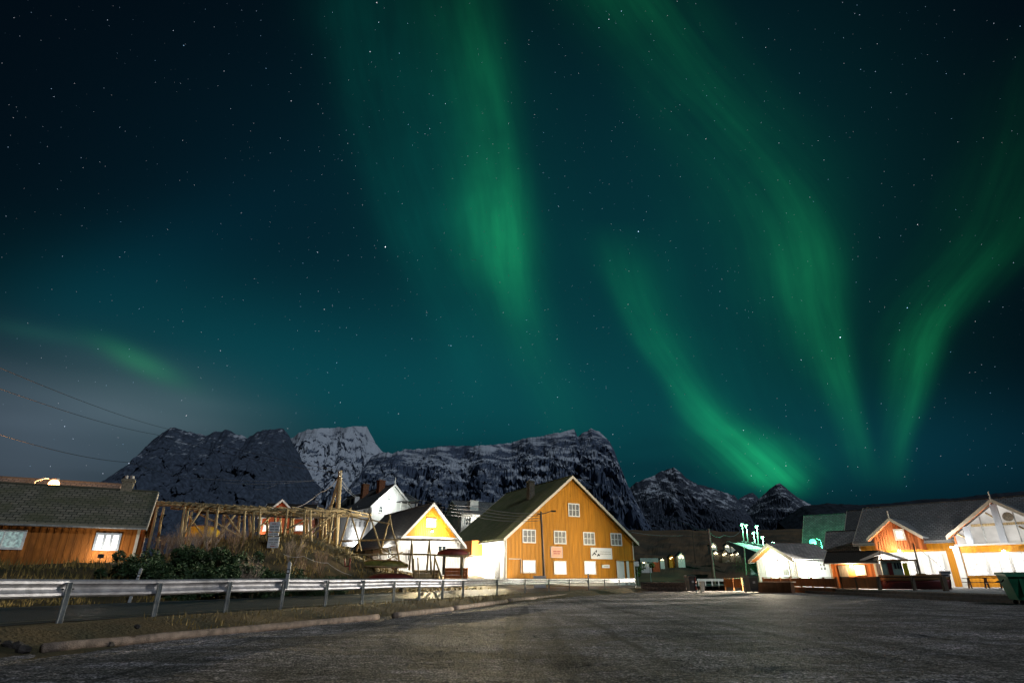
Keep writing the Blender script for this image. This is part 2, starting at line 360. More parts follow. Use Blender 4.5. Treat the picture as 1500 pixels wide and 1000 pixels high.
# ------------------------------------------------------------------ houses
class House:
    """origin at the front left corner; x runs along the front, y into the house, z up"""
    def __init__(h, name, label, A, d, Wd, Dp, z0, zev, zr, ridge, wall, roof, trim, ov=.35, pitch=.2, cat='house', sink=1.5, group=None, walls=None, thick=.16, barge=True, ovy=None):
        h.A = A; l = math.hypot(*d); h.d = (d[0]/l, d[1]/l); h.n = (-h.d[1], h.d[0]); h.W = Wd; h.D = Dp; h.z0 = z0; h.zev = zev; h.zr = zr; h.ridge = ridge
        h.o = thing(name, label, cat, (A[0], A[1], 0), math.atan2(h.d[1], h.d[0]), group)
        walls = walls or {}
        for face in ('front', 'left', 'right', 'back'):
            h.wall(face, walls.get(face, wall), pitch)
        mb = MB(); mb.box(.05, Wd-.05, .05, Dp-.05, z0-sink, z0+.02); mb.build('foundation', 'concrete', h.o)
        for sx in (0, 1):
            for sy in (0, 1):
                x, y = sx*Wd, sy*Dp
                MB().box(x-.07, x+.07, y-.07, y+.07, z0, zev-.02).build('corner_board', trim, h.o)
        h.roof(roof, trim, ov, thick, barge, ov if ovy is None else ovy)
    def top(h, face, s):
        if h.ridge == 'x' and face in ('left', 'right'): L = h.D
        elif h.ridge == 'y' and face in ('front', 'back'): L = h.W
        else: return h.zev
        return h.zev + (h.zr-h.zev)*(1-abs(2*s/L-1))
    def length(h, face): return h.W if face in ('front', 'back') else h.D
    def P(h, face, s, z, out=0.):
        if face == 'front': return Vector((s, -out, z))
        if face == 'back': return Vector((s, h.D+out, z))
        if face == 'left': return Vector((-out, s, z))
        return Vector((h.W+out, s, z))
    def wall(h, face, m, pitch):
        L = h.length(face); n = max(4, int(round(L/pitch))); mb = MB(); cols = []
        for i in range(n):
            a, b = i*L/n, (i+1)*L/n; g = (b-a)*.16
            cols += [(a, 0.), (a+g, 0.), (a+g+.004, .022), (b, .022)]
        if not any(abs(c[0]-L/2) < 1e-4 for c in cols):
            cols.append((L/2, .022)); cols.sort()
        for (s0, o0), (s1, o1) in zip(cols[:-1], cols[1:]):
            mb.quad(h.P(face, s0, h.z0, o0), h.P(face, s1, h.z0, o1), h.P(face, s1, h.top(face, s1), o1), h.P(face, s0, h.top(face, s0), o0))
        mb.build('wall', m, h.o, weld=True)
    def roof(h, m, trim, ov, th, barge, ove):
        W_, D_ = h.W, h.D
        if h.ridge == 'y': half, run0, run1 = W_/2, -ove, D_+ove
        else: half, run0, run1 = D_/2, -ove, W_+ove
        sl = (h.zr-h.zev)/half; L = math.hypot(half+ov, (half+ov)*sl)
        k = math.sqrt(1+sl*sl)*th
        prof = [(-ov, h.zev-ov*sl), (half, h.zr), (2*half+ov, h.zev-ov*sl)]
        def q(a, r, z): return Vector((a, r, z)) if h.ridge == 'y' else Vector((r, a, z))
        h.prof, h.q, h.run, h.k = prof, q, (run0, run1), k
        mb = MB()
        low = [q(a, r, z+.015) for r in (run0, run1) for a, z in prof]; up = [q(a, r, z+k) for r in (run0, run1) for a, z in prof]
        Lr = run1-run0
        mb.quad(up[0], up[1], up[4], up[3], [(0, L), (0, 0), (Lr, 0), (Lr, L)]); mb.quad(up[1], up[2], up[5], up[4], [(0, 0), (0, L), (Lr, L), (Lr, 0)])
        for a, b in ((0, 1), (1, 2), (3, 4), (4, 5)): mb.quad(low[a], low[b], up[b], up[a], [(0, 0), (.1, 0), (.1, .1), (0, .1)])
        for a, b in ((0, 3), (2, 5)): mb.quad(low[a], low[b], up[b], up[a], [(0, 0), (.1, 0), (.1, .1), (0, .1)])
        mb.quad(low[0], low[1], low[4], low[3], [(0, L), (0, 0), (Lr, 0), (Lr, L)]); mb.quad(low[1], low[2], low[5], low[4], [(0, 0), (0, L), (Lr, L), (Lr, 0)])
        h.roofo = mb.build('roof', m, h.o, weld=True)
        MBr = MB(); MBr.path([q(half, run0+.02, h.zr+k+.01), q(half, run1-.02, h.zr+k+.01)], .09, 6); MBr.build('ridge_cap', m, h.roofo)
        if barge:
            for r, e in ((run0, -1), (run1, 1)):
                for (a0, z0), (a1, z1) in ((prof[0], prof[1]), (prof[2], prof[1])):
                    b = MB(); o0, o1 = r+e*.003, r+e*.045
                    v = [q(a0, o0, z0-.06), q(a1, o0, z1-.06), q(a1, o0, z1+k+.03), q(a0, o0, z0+k+.03)]; w = [q(a0, o1, z0-.06), q(a1, o1, z1-.06), q(a1, o1, z1+k+.03), q(a0, o1, z0+k+.03)]
                    b.quad(*v); b.quad(*w)
                    for i in range(4): b.quad(v[i], v[(i+1) % 4], w[(i+1) % 4], w[i])
                    b.build('bargeboard', trim, h.o, weld=True)
        for a, z, e in ((prof[0][0], prof[0][1], -1), (prof[2][0], prof[2][1], 1)):
            p = q(a+e*.06, run0, z+.03); p2 = q(a+e*.06, run1, z+.03)
            MB().path([p, p2], .055, 6).build('gutter', 'poststeel', h.o)
    def hit(h, face, px, py):
        if face == 'front': return hit(h.A, h.d, px, py)
        if face == 'left': return hit(h.A, h.n, px, py)
        B = (h.A[0]+h.d[0]*h.W, h.A[1]+h.d[1]*h.W); return hit(B, h.n, px, py)
    def window(h, face, s, z, w, hh, nx=2, ny=2, pane='glass', frame='white', bar=.05, edge=.11, name='window', label=None):
        """centre s, z; frame with bars, and the panes set behind the bars"""
        b = MB(); t0, t1 = .024, .075
        def bx(s0, s1, z0, z1, o0, o1):
            c = [h.P(face, s_, z_, o_) for o_ in (o0, o1) for z_ in (z0, z1) for s_ in (s0, s1)]
            i = len(b.v); b.v += c
            for f in ((0, 1, 3, 2), (4, 6, 7, 5), (0, 4, 5, 1), (2, 3, 7, 6), (0, 2, 6, 4), (1, 5, 7, 3)): b.f.append(tuple(i+k for k in f))
        x0, x1, z0, z1 = s-w/2, s+w/2, z-hh/2, z+hh/2
        bx(x0-edge, x0, z0-edge, z1+edge, t0, t1); bx(x1, x1+edge, z0-edge, z1+edge, t0, t1)
        bx(x0, x1, z1, z1+edge, t0, t1-.002); bx(x0-.03, x1+.03, z0-edge, z0, t0, t1+.02)
        for i in range(1, nx): x = x0+w*i/nx; bx(x-bar/2, x+bar/2, z0, z1, t0, t1-.006)
        for j in range(1, ny): zz = z0+hh*j/ny; bx(x0, x1, zz-bar*.3, zz+bar*.3, t0, t1-.012)
        fo = b.build(name, frame, h.o)
        if label: fo['label'] = label
        p = MB(); p.quad(h.P(face, x0, z0, .034), h.P(face, x1, z0, .034), h.P(face, x1, z1, .034), h.P(face, x0, z1, .034)); p.build('pane', pane, fo)
        return fo
    def win_px(h, face, x0, x1, y0, y1, **k):
        cx, cy = (x0+x1)/2, (y0+y1)/2
        s0, _ = h.hit(face, x0, cy); s1, _ = h.hit(face, x1, cy); _, z1 = h.hit(face, cx, y0); _, z0 = h.hit(face, cx, y1)
        e = k.get('edge', .11); s0, s1 = min(s0, s1), max(s0, s1)
        return h.window(face, (s0+s1)/2, (z0+z1)/2, max(.2, s1-s0-2*e), max(.2, z1-z0-2*e), **k)
    def slab(h, name, face, s0, s1, z0, z1, o0, o1, m, parent=None):
        b = MB(); c = [h.P(face, s_, z_, o_) for o_ in (o0, o1) for z_ in (z0, z1) for s_ in (s0, s1)]; b.v += c
        for f in ((0, 1, 3, 2), (4, 6, 7, 5), (0, 4, 5, 1), (2, 3, 7, 6), (0, 2, 6, 4), (1, 5, 7, 3)): b.f.append(f)
        return b.build(name, m, parent or h.o)
    def chimney(h, x, y, z0, z1, w=.6, m='brick', pots=2):
        c = MB().box(x-w/2, x+w/2, y-w/2, y+w/2, z0, z1).box(x-w/2-.06, x+w/2+.06, y-w/2-.06, y+w/2+.06, z1-.18, z1-.05).build('chimney', m, h.o)
        for i in range(pots): MB().path([(x-w/4+i*w/2, y, z1-.02), (x-w/4+i*w/2, y, z1+.22)], .1, 8).build('chimney_pot', 'concrete', c)
        return c
    def world(h, face, s, z, out=0.):
        p = h.P(face, s, z, out); return Vector((h.A[0]+p.x*h.d[0]+p.y*h.n[0], h.A[1]+p.x*h.d[1]+p.y*h.n[1], p.z))
def wall_lamp(h, face, s, z, power, label, col=(1, .93, .8), m='lampwhite', light_out=.45, r=.1):
    """lantern on a bracket"""
    p = h.world(face, s, z, .0)
    rz = math.atan2(h.d[1], h.d[0]) + {'front': 0, 'left': -math.pi/2, 'right': math.pi/2, 'back': math.pi}[face]
    t = thing('wall_lamp', label, 'lamp', p, rz)
    MB().box(-.06, .06, -.05, -.026, -.1, .1).path([(0, -.04, 0), (0, -.2, .06)], .02, 6).build('bracket', 'black', t)
    MB().box(-.12, .12, -.32, -.14, .03, .09).build('hood', 'black', t)
    MB().box(-.09, .09, -.29, -.17, -.06, .026).build('lens', m, t)
    lamp(t, (0, -light_out, -.14), power, col, r)
    return t
# ------------------------------------------------------------------ ground, road, lot, mountains
def sstep(a, b, x):
    t = max(0., min(1., (x-a)/(b-a))); return t*t*(3-2*t)
# guardrail line: one point per two metres, curving right towards the bridge
RPX = {-2: -215, -1: -48, 0: 88, 1: 226, 2: 331, 3: 412, 4: 477, 5: 531, 6: 577, 7: 615, 8: 649, 9: 679, 11: 729, 13: 770, 15: 805, 17: 835, 19: 863, 21: 887, 23: 909, 25: 932}
def rail_pt(k, px):
    Y = 12.9+1.84*k; return Vector(((px-750)/FPX*(Y*CT-.85*ST), Y, 0))
RAIL = [rail_pt(k, px) for k, px in sorted(RPX.items())]
def rail_frame(x, y):
    """signed distance to the far (left) side of the rail line and the distance along it"""
    best = None; run = 0
    for a, b in zip(RAIL[:-1], RAIL[1:]):
        e = b-a; L = math.hypot(e.x, e.y); ex, ey = e.x/L, e.y/L
        t = (x-a.x)*ex+(y-a.y)*ey; tt = t
        if a is not RAIL[0]: tt = max(0, tt)
        if b is not RAIL[-1]: tt = min(L, tt)
        qx, qy = a.x+ex*tt, a.y+ey*tt; dd = math.hypot(x-qx, y-qy); sg = -(x-qx)*ey+(y-qy)*ex
        if best is None or dd < best[0]: best = (dd, math.copysign(dd, sg), run+tt)
        run += L
    return best[1], best[2]
LOT = -.27
def gz(x, y):
    if abs(x) > 300 or y > 400 or y < -100: return -1.0
    d, t = rail_frame(x, y)
    z = LOT + (0-LOT)*sstep(-1.7, -.35, d)
    z -= .3*sstep(-2.4, -3.4, d)                      # lies under the gravel sheet
    up = sstep(9.5, 17, d)
    z += 1.1*up*sstep(52, 40, y)*sstep(-8, -14, x) + .25*sstep(9, 12, d)
    z += 2.3*math.exp(-((x+15.5)/7.5)**2-((y-43)/7)**2)*sstep(8.7, 13, d)
    z += 4.2*math.exp(-((x+27)/17)**2-((y-74)/20)**2)*sstep(9, 20, d)
    z += 3.2*math.exp(-((x+24)/12)**2-((y-96)/14)**2)*sstep(9, 20, d)
    if d > 8.9: z += .22*(mnoise.noise(Vector((x*.35, y*.35, 3)))+.5*mnoise.noise(Vector((x*1.1, y*1.1, 5))))*sstep(9, 12, d)
    elif -2.2 < d < .2: z += .05*mnoise.noise(Vector((x*2.2, y*2.2, 1)))
    far = sstep(95, 150, y)
    return z*(1-far) + far*-.6
def axis(a, b, fine, coarse):
    out = [-9000, -3000, -1000, -400] + coarse[0]; n = int((b-a)/fine); out += [a+i*(b-a)/n for i in range(n+1)]; return out + coarse[1] + [400, 1000, 3000, 9000]
xs = axis(-48, 30, .6, ([-200, -110, -70, -55], [40, 60, 100, 200])); ys = axis(2, 100, .6, ([-90, -30, -8], [110, 130, 160, 220]))
mb = MB(); nx = len(xs)
for y in ys:
    for x in xs: mb.v.append(Vector((x, y, gz(x, y))))
for j in range(len(ys)-1):
    for i in range(nx-1): a = j*nx+i; mb.f.append((a, a+1, a+1+nx, a+nx))
M['soil'] = mat('soil with dead grass', (.13, .085, .035), .9, .5, .9, col2=(.045, .042, .02), bump=.9, bscale=14)
structure('ground', mb, 'soil', True)

# gravel lot: ruts, loose stones and frozen puddle hollows
def lot_z(x, y):
    z = LOT + .03*mnoise.noise(Vector((x*.35, y*.5, 0))) + .010*mnoise.noise(Vector((x*1.7, y*2.3, 7))) + .007*mnoise.noise(Vector((x*5, y*7, 2)))
    z += .03*max(0, mnoise.noise(Vector(((x*.5+y*.28)*1.4, (y-x*.1)*.16, 4))))
    return z
rows = [2.0]
while rows[-1] < 58: rows.append(rows[-1]+max(.07, rows[-1]*.011))
mb = MB(); NC = 250
def lot_edges(y):
    # left edge follows the bank foot, right edge the deck front
    lo = -16
    for a, b in zip(RAIL[:-1], RAIL[1:]):
        if a.y <= y <= b.y: lo = a.x+(b.x-a.x)*(y-a.y)/(b.y-a.y)+1.75
    if y < RAIL[0].y: lo = RAIL[0].x+1.75-(RAIL[0].y-y)*.42
    if y > RAIL[-1].y: lo = RAIL[-1].x+1.7
    return lo, 24.2
for y in rows:
    lo, hi = lot_edges(y)
    for i in range(NC+1): x = lo+(hi-lo)*i/NC; mb.v.append(Vector((x, y, lot_z(x, y))))
for j in range(len(rows)-1):
    for i in range(NC): a = j*(NC+1)+i; mb.f.append((a, a+1, a+NC+2, a+NC+1))
m, t, b = newmat('gravel'); nd, lk = t.nodes, t.links; M['gravel'] = m
tc = nd.new('ShaderNodeTexCoord')
def nzz(scale, det, st=(1, 1, 1)):
    mp = nd.new('ShaderNodeMapping'); mp.inputs['Scale'].default_value = st; lk.new(tc.outputs['Object'], mp.inputs['Vector'])
    n = nd.new('ShaderNodeTexNoise'); n.inputs['Scale'].default_value = scale; n.inputs['Detail'].default_value = det; lk.new(mp.outputs[0], n.inputs['Vector']); return n.outputs['Fac']
def ramp(f, stops):
    r = nd.new('ShaderNodeValToRGB'); r.color_ramp.elements[0].position = stops[0][0]; r.color_ramp.elements[0].color = (*stops[0][1], 1)
    r.color_ramp.elements[1].position = stops[-1][0]; r.color_ramp.elements[1].color = (*stops[-1][1], 1)
    for p, c in stops[1:-1]: e = r.color_ramp.elements.new(p); e.color = (*c, 1)
    lk.new(f, r.inputs[0]); return r.outputs[0]
base = ramp(nzz(.35, 6, (1, 1.6, 1)), [(.3, (.06, .055, .05)), (.5, (.15, .132, .12)), (.7, (.29, .26, .245))])
fr = ramp(nzz(1.3, 8, (.6, 1.5, 1)), [(.5, (0, 0, 0)), (.68, (1, 1, 1))])
mx = nd.new('ShaderNodeMix'); mx.data_type = 'RGBA'; mx.inputs[7].default_value = (.44, .40, .43, 1)
ml = nd.new('ShaderNodeMath'); ml.operation = 'MULTIPLY'; ml.inputs[1].default_value = .55; lk.new(fr, ml.inputs[0]); lk.new(ml.outputs[0], mx.inputs[0]); lk.new(base, mx.inputs[6])
grit = ramp(nzz(30, 2), [(.36, (.08, .08, .08)), (.5, (.8, .8, .8)), (.62, (2.6, 2.6, 2.6))])
mid = ramp(nzz(8, 5, (1, 1.3, 1)), [(.34, (.3, .3, .3)), (.5, (1, 1, 1)), (.64, (1.9, 1.85, 1.9))])
m0 = nd.new('ShaderNodeMix'); m0.data_type = 'RGBA'; m0.blend_type = 'MULTIPLY'; m0.inputs[0].default_value = 1; lk.new(mx.outputs[2], m0.inputs[6]); lk.new(mid, m0.inputs[7])
m2 = nd.new('ShaderNodeMix'); m2.data_type = 'RGBA'; m2.blend_type = 'MULTIPLY'; m2.inputs[0].default_value = .9; lk.new(m0.outputs[2], m2.inputs[6]); lk.new(grit, m2.inputs[7])
# long tyre streaks leading to the entrance
mpt = nd.new('ShaderNodeMapping'); mpt.inputs['Rotation'].default_value = (0, 0, R(14)); mpt.inputs['Scale'].default_value = (1.5, .05, 1); lk.new(tc.outputs['Object'], mpt.inputs['Vector'])
nt_ = nd.new('ShaderNodeTexNoise'); nt_.inputs['Scale'].default_value = 1.0; nt_.inputs['Detail'].default_value = 4; nt_.inputs['Distortion'].default_value = .6; lk.new(mpt.outputs[0], nt_.inputs['Vector'])
tr = ramp(nt_.outputs['Fac'], [(.36, (.42, .42, .42)), (.46, (1, 1, 1)), (.6, (1, 1, 1)), (.68, (1.5, 1.45, 1.5))])
m3 = nd.new('ShaderNodeMix'); m3.data_type = 'RGBA'; m3.blend_type = 'MULTIPLY'; m3.inputs[0].default_value = 1; lk.new(m2.outputs[2], m3.inputs[6]); lk.new(tr, m3.inputs[7])
lk.new(m3.outputs[2], b.inputs['Base Color']); b.inputs['Roughness'].default_value = .82; b.inputs['Specular IOR Level'].default_value = .3
bp = nd.new('ShaderNodeBump'); bp.inputs['Strength'].default_value = 1.0; bp.inputs['Distance'].default_value = .055
ad = nd.new('ShaderNodeMath'); ad.operation = 'ADD'; lk.new(nzz(30, 4), ad.inputs[0]); lk.new(nzz(7, 6, (.7, 1.4, 1)), ad.inputs[1]); lk.new(ad.outputs[0], bp.inputs['Height']); lk.new(bp.outputs[0], b.inputs['Normal'])
structure('parking_lot', mb, 'gravel', True)

# loose gravel on the lot, nobody could count it
random.seed(12); mb = MB(); OCT = [Vector(v) for v in ((1, 0, 0), (0, 1, 0), (-1, 0, 0), (0, -1, 0), (0, 0, 1), (0, 0, -.6))]
for i in range(34000):
    y = 2.6+26*random.random()**1.9; x = random.uniform(max(-.95*y-1, lot_edges(y)[0]+.1), .95*y+1)
    r = random.uniform(.006, .013)*(1 if random.random() < .96 else 2.0)*(.7+y*.02); i0 = len(mb.v); z = lot_z(x, y)
    if mnoise.noise(Vector((x*.8, y*.8, 11))) < -.25: continue
    a = random.uniform(0, 6.28); ca, sa_ = math.cos(a), math.sin(a); sx, sy_, sz = random.uniform(.7, 1.4), random.uniform(.7, 1.3), random.uniform(.35, .6)
    for v in OCT: q = Vector((v.x*sx, v.y*sy_, v.z*sz))*r*random.uniform(.75, 1.2); mb.v.append(Vector((x+q.x*ca-q.y*sa_, y+q.x*sa_+q.y*ca, z+q.z+r*.1)))
    for j in range(4): mb.f += [(i0+j, i0+(j+1) % 4, i0+4), (i0+(j+1) % 4, i0+j, i0+5)]
M['pebble'] = mat('grey loose stones', (.30, .28, .26), .8, .5, 60.0, col2=(.09, .085, .08))
tag(mb.build('loose_gravel', 'pebble', None), 'loose grey gravel strewn over the parking lot', None, None, 'stuff')

# road behind the rail, bending round to the bridge foot
mb = MB(); cl = []
P0 = RAIL[0]; cl.append(P0 - (RAIL[1]-RAIL[0]).normalized()*30)
cl += RAIL; cl += [Vector((17, 64.5, 0)), Vector((26, 72, 0)), Vector((36, 82, 0)), Vector((44, 95, 0)), Vector((52, 112, 0))]
road = []
for k, p in enumerate(cl):
    t = (cl[min(k+1, len(cl)-1)]-cl[max(k-1, 0)]).normalized(); n = Vector((-t.y, t.x, 0)); road.append((p+n*.35, p+n*8.4))
def sheet(name, pairs, z, m, cols=6):
    mb = MB()
    for a, b in pairs:
        for i in range(cols+1): q = a+(b-a)*i/cols; mb.v.append(Vector((q.x, q.y, z + .05*math.sin(math.pi*i/cols))))
    for j in range(len(pairs)-1):
        for i in range(cols): a = j*(cols+1)+i; mb.f.append((a, a+cols+1, a+cols+2, a+1))
    return structure(name, mb, m, True)
sheet('road', road, .012, 'asphalt')
M['paint'] = mat('worn road paint', (.5, .5, .48), .6, .4, 6)
sheet('road_marking', [(a+(b-a)*.05, a+(b-a)*.064) for a, b in road], .027, 'paint', 1)
sheet('road_marking', [(a+(b-a)*.92, a+(b-a)*.934) for a, b in road], .03, 'paint', 1)

# mountains: a crest line seen against the sky, standing at a real distance, with gullied slopes
def mountain(name, crest, Yr, depth, base_z, mt, seed, rough=.16, cols=260, rws=80, gull=1.0, shear=.4, steep=1.0, jag=1.0):
    xs_ = [c[0] for c in crest]; mb = MB()
    def cy(x):
        for (xa, ya), (xb, yb) in zip(crest[:-1], crest[1:]):
            if xa <= x <= xb: return ya+(yb-ya)*(x-xa)/(xb-xa)
        return crest[-1][1]
    wob = lambda i: Yr*(1+.04*mnoise.noise(Vector((i*.02, seed, 0))))
    for i in range(cols+1):
        px = xs_[0]+(xs_[-1]-xs_[0])*i/cols
        py = cy(px) + jag*1.1*mnoise.fractal(Vector((px*.11, seed, 1)), 1., 2.2, 4)
        c = at(px, py, wob(i)); H = c.z-base_z
        dirx = c.x/c.y
        def Hat(q, Yq):
            if q > .985: return H
            w = 16*(1-q); sft = 46*(1-q)*mnoise.noise(Vector((px*.012, q*2.2, seed+8)))
            ym = sum(cy(min(max(px+sft+kk*w, xs_[0]), xs_[-1])) for kk in (-2, -1, 0, 1, 2))/5
            f = min(1, (1-q)/.25); pm = at(px, ym, c.y).z-base_z
            return min(H*(1-f)+pm*f, H*1.12)
        for j in range(rws+1):
            s = j/rws
            if s <= .8:
                q = s/.8; Y = c.y-depth*(1-q); zz = base_z+Hat(q, Y)*(q**1.5*.65+q*.35)**steep
            else:
                q = (s-.8)/.2; Y = c.y+depth*.8*q; zz = base_z+H*(1-q)**1.2
            x = dirx*c.y + dirx*(Y-c.y)*.6
            amp = H*rough*4*max(0., q*(1-q)) if s <= .8 else 0
            px_ = Vector(((x + shear*(Y-c.y))*.0058*gull, (Y + zz)*.0014*gull, seed))
            r = mnoise.ridged_multi_fractal(px_, .9, 2.1, 6, 1.0, 2.0)-1.1
            r2 = mnoise.fractal(Vector((x*.02, Y*.02, seed+zz*.02)), .8, 2.1, 4)
            r3 = mnoise.ridged_multi_fractal(Vector(((x + shear*(Y-c.y))*.016, (Y + zz)*.005, seed+3)), .8, 2.1, 4, 1.0, 2.0)-1.1
            zz += amp*(r*.6+r2*.16+r3*.10)
            mb.v.append(Vector((x, Y + amp*.5*r2, max(base_z-3, zz))))
    n = rws+1
    for i in range(cols):
        for j in range(rws): a = i*n+j; mb.f.append((a, a+n, a+n+1, a+1))
    return structure(name, mb, mt, False)
def rockmat(name, rock, snow, amount, lo, hi, nscale=.016, soft=.12, streak=0):
    m, t, b = newmat(name); nd, lk = t.nodes, t.links
    tc = nd.new('ShaderNodeTexCoord'); ge = nd.new('ShaderNodeNewGeometry'); sp = nd.new('ShaderNodeSeparateXYZ'); lk.new(ge.outputs['Normal'], sp.inputs[0])
    so_ = nd.new('ShaderNodeSeparateXYZ'); lk.new(tc.outputs['Object'], so_.inputs[0])
    n1 = nd.new('ShaderNodeTexNoise'); n1.inputs['Scale'].default_value = nscale; n1.inputs['Detail'].default_value = 9; n1.inputs['Roughness'].default_value = .65; lk.new(tc.outputs['Object'], n1.inputs['Vector'])
    def mm(op, a, b_):
        q = nd.new('ShaderNodeMath'); q.operation = op
        for i, v in enumerate((a, b_)):
            if isinstance(v, (int, float)): q.inputs[i].default_value = v
            else: lk.new(v, q.inputs[i])
        return q.outputs[0]
    mr = nd.new('ShaderNodeMapRange'); mr.inputs['From Min'].default_value = lo; mr.inputs['From Max'].default_value = hi; lk.new(so_.outputs['Z'], mr.inputs[0])
    v = mm('ADD', mm('MULTIPLY', sp.outputs['Z'], .55), mm('MULTIPLY', n1.outputs['Fac'], 1.1))
    v = mm('ADD', v, mm('MULTIPLY', mr.outputs[0], .25))
    v = mm('ADD', v, amount-1.25)
    if streak:
        mp = nd.new('ShaderNodeMapping'); mp.inputs['Rotation'].default_value = (0, R(38), 0); mp.inputs['Scale'].default_value = (.18, .6, 1.5); lk.new(tc.outputs['Object'], mp.inputs['Vector'])
        n4 = nd.new('ShaderNodeTexNoise'); n4.inputs['Scale'].default_value = .02; n4.inputs['Detail'].default_value = 7; n4.inputs['Roughness'].default_value = .6; lk.new(mp.outputs[0], n4.inputs['Vector'])
        v = mm('ADD', v, mm('MULTIPLY', mm('SUBTRACT', n4.outputs['Fac'], .5), streak))
    st = nd.new('ShaderNodeMapRange'); st.inputs['From Min'].default_value = 0; st.inputs['From Max'].default_value = soft; lk.new(v, st.inputs[0])
    mx = nd.new('ShaderNodeMix'); mx.data_type = 'RGBA'; lk.new(mm('MULTIPLY', st.outputs[0], mr.outputs[0]), mx.inputs[0])
    n2 = nd.new('ShaderNodeTexNoise'); n2.inputs['Scale'].default_value = nscale*4; n2.inputs['Detail'].default_value = 6; lk.new(tc.outputs['Object'], n2.inputs['Vector'])
    rr = nd.new('ShaderNodeValToRGB'); rr.color_ramp.elements[0].position = .3; rr.color_ramp.elements[1].position = .7
    rr.color_ramp.elements[0].color = (*[c*.55 for c in rock], 1); rr.color_ramp.elements[1].color = (*[c*1.35 for c in rock], 1); lk.new(n2.outputs['Fac'], rr.inputs[0])
    lk.new(rr.outputs[0], mx.inputs[6]); mx.inputs[7].default_value = (*snow, 1); lk.new(mx.outputs[2], b.inputs['Base Color']); b.inputs['Roughness'].default_value = .9; b.inputs['Specular IOR Level'].default_value = .1
    bp = nd.new('ShaderNodeBump'); bp.inputs['Strength'].default_value = .6; bp.inputs['Distance'].default_value = 12; lk.new(n1.outputs['Fac'], bp.inputs['Height']); lk.new(bp.outputs[0], b.inputs['Normal'])
    return m
ROCK = (.10, .13, .19); SNOW = (.62, .66, .72)
M['rockdark'] = rockmat('dark bare rock', (.085, .108, .15), SNOW, -.02, 120, 620)
M['rocksnow'] = rockmat('snow on rock', ROCK, SNOW, .46, 40, 330, .016, .22, 1.6)
M['rockmid'] = rockmat('streaked snow on rock', ROCK, SNOW, .16, 80, 400, .016, .32, 2.4)
M['rockfar'] = rockmat('dark far rock', (.075, .09, .12), SNOW, .0, 150, 420)
M['rockblack'] = rockmat('night hill', (.035, .042, .055), SNOW, -.6, 100, 500)
mountain('mountain', [(60, 760), (100, 735), (135, 713), (170, 692), (200, 670), (222, 646), (240, 633), (252, 625), (270, 629), (285, 634), (300, 637), (315, 633), (330, 629), (345, 634), (362, 641), (375, 633), (392, 630), (405, 627), (415, 628), (424, 638), (430, 652), (439, 664), (443, 676), (453, 690), (460, 706), (474, 716), (488, 731), (506, 738), (540, 757), (600, 792)], 2600, 1150, 0, 'rockdark', 1.3, .15, 420, 130, 1.3, .35, 1.0, 2.2)
mountain('mountain', [(392, 690), (405, 660), (425, 643), (440, 633), (455, 629), (475, 627), (500, 626), (520, 624), (537, 624), (543, 636), (550, 650), (560, 661), (575, 674), (590, 700), (610, 740), (640, 790)], 2900, 900, 0, 'rocksnow', 7.7, .2, 360, 130, 1.4, .4, 1.0, 2.0)
mountain('mountain', [(520, 700), (545, 668), (560, 662), (575, 664), (583, 660), (600, 658), (620, 657), (650, 653), (690, 653), (720, 651), (748, 649), (765, 642), (790, 639), (820, 633), (841, 628), (846, 640), (855, 633), (866, 627), (874, 631), (884, 637), (893, 647), (900, 660), (908, 682), (918, 708), (930, 730), (950, 770), (980, 800)], 2700, 1200, 0, 'rockmid', 4.1, .2, 560, 130, 1.0, 1.0, 1.0, 2.0)
mountain('mountain', [(860, 790), (895, 745), (910, 722), (925, 711), (940, 703), (960, 695), (975, 688), (987, 684), (995, 690), (1005, 700), (1020, 708), (1040, 714), (1060, 720), (1075, 725), (1085, 736), (1095, 752), (1120, 790)], 3600, 1300, 0, 'rockfar', 9.2, .17, 300, 90, .9, .4, 1.0, 1.6)
mountain('mountain', [(1060, 770), (1080, 733), (1092, 724), (1102, 721), (1110, 728), (1120, 745), (1150, 790)], 5200, 900, 0, 'rockfar', 2.2, .15, 120, 50, .8)
mountain('mountain', [(1050, 800), (1085, 757), (1105, 737), (1125, 718), (1136, 709), (1142, 707), (1152, 715), (1168, 728), (1185, 737), (1215, 752), (1260, 790)], 4300, 1300, 0, 'rockfar', 5.8, .15, 240, 80, .8, .4, .9, 1.2)
mountain('mountain', [(1140, 765), (1175, 741), (1210, 737), (1260, 739), (1310, 736), (1350, 731), (1400, 729), (1450, 723), (1500, 719), (1600, 712), (1700, 720)], 1500, 700, 0, 'rockblack', 6.1, .12, 200, 50, 1.0)

# brown heather hillside beyond the bay
def hill_z(px): 
    return 778 + 4*math.sin(px*.02) - 6*math.exp(-((px-1010)/60)**2)
mb = MB(); hc, hr = 120, 26
for i in range(hc+1):
    px = 860+(1240-860)*i/hc; top = at(px, hill_z(px)+1.5*mnoise.noise(Vector((px*.08, 0, 0))), 700)
    for j in range(hr+1):
        s = j/hr; Y = 330+370*s if s <= 1 else 700; zz = -1+(top.z+1)*(s**1.1) + 3.2*mnoise.fractal(Vector((px*.03, s*6, 2)), 1, 2, 4)*s*(1-s)*4
        mb.v.append(Vector((top.x/700*Y, Y, zz)))
for i in range(hc):
    for j in range(hr): a = i*(hr+1)+j; mb.f.append((a, a+hr+1, a+hr+2, a+1))
M['heather'] = mat('brown heather', (.20, .12, .06), .95, .5, .03, col2=(.06, .05, .035), bump=.8, bscale=.4, detail=9)
structure('hillside', mb, 'heather')
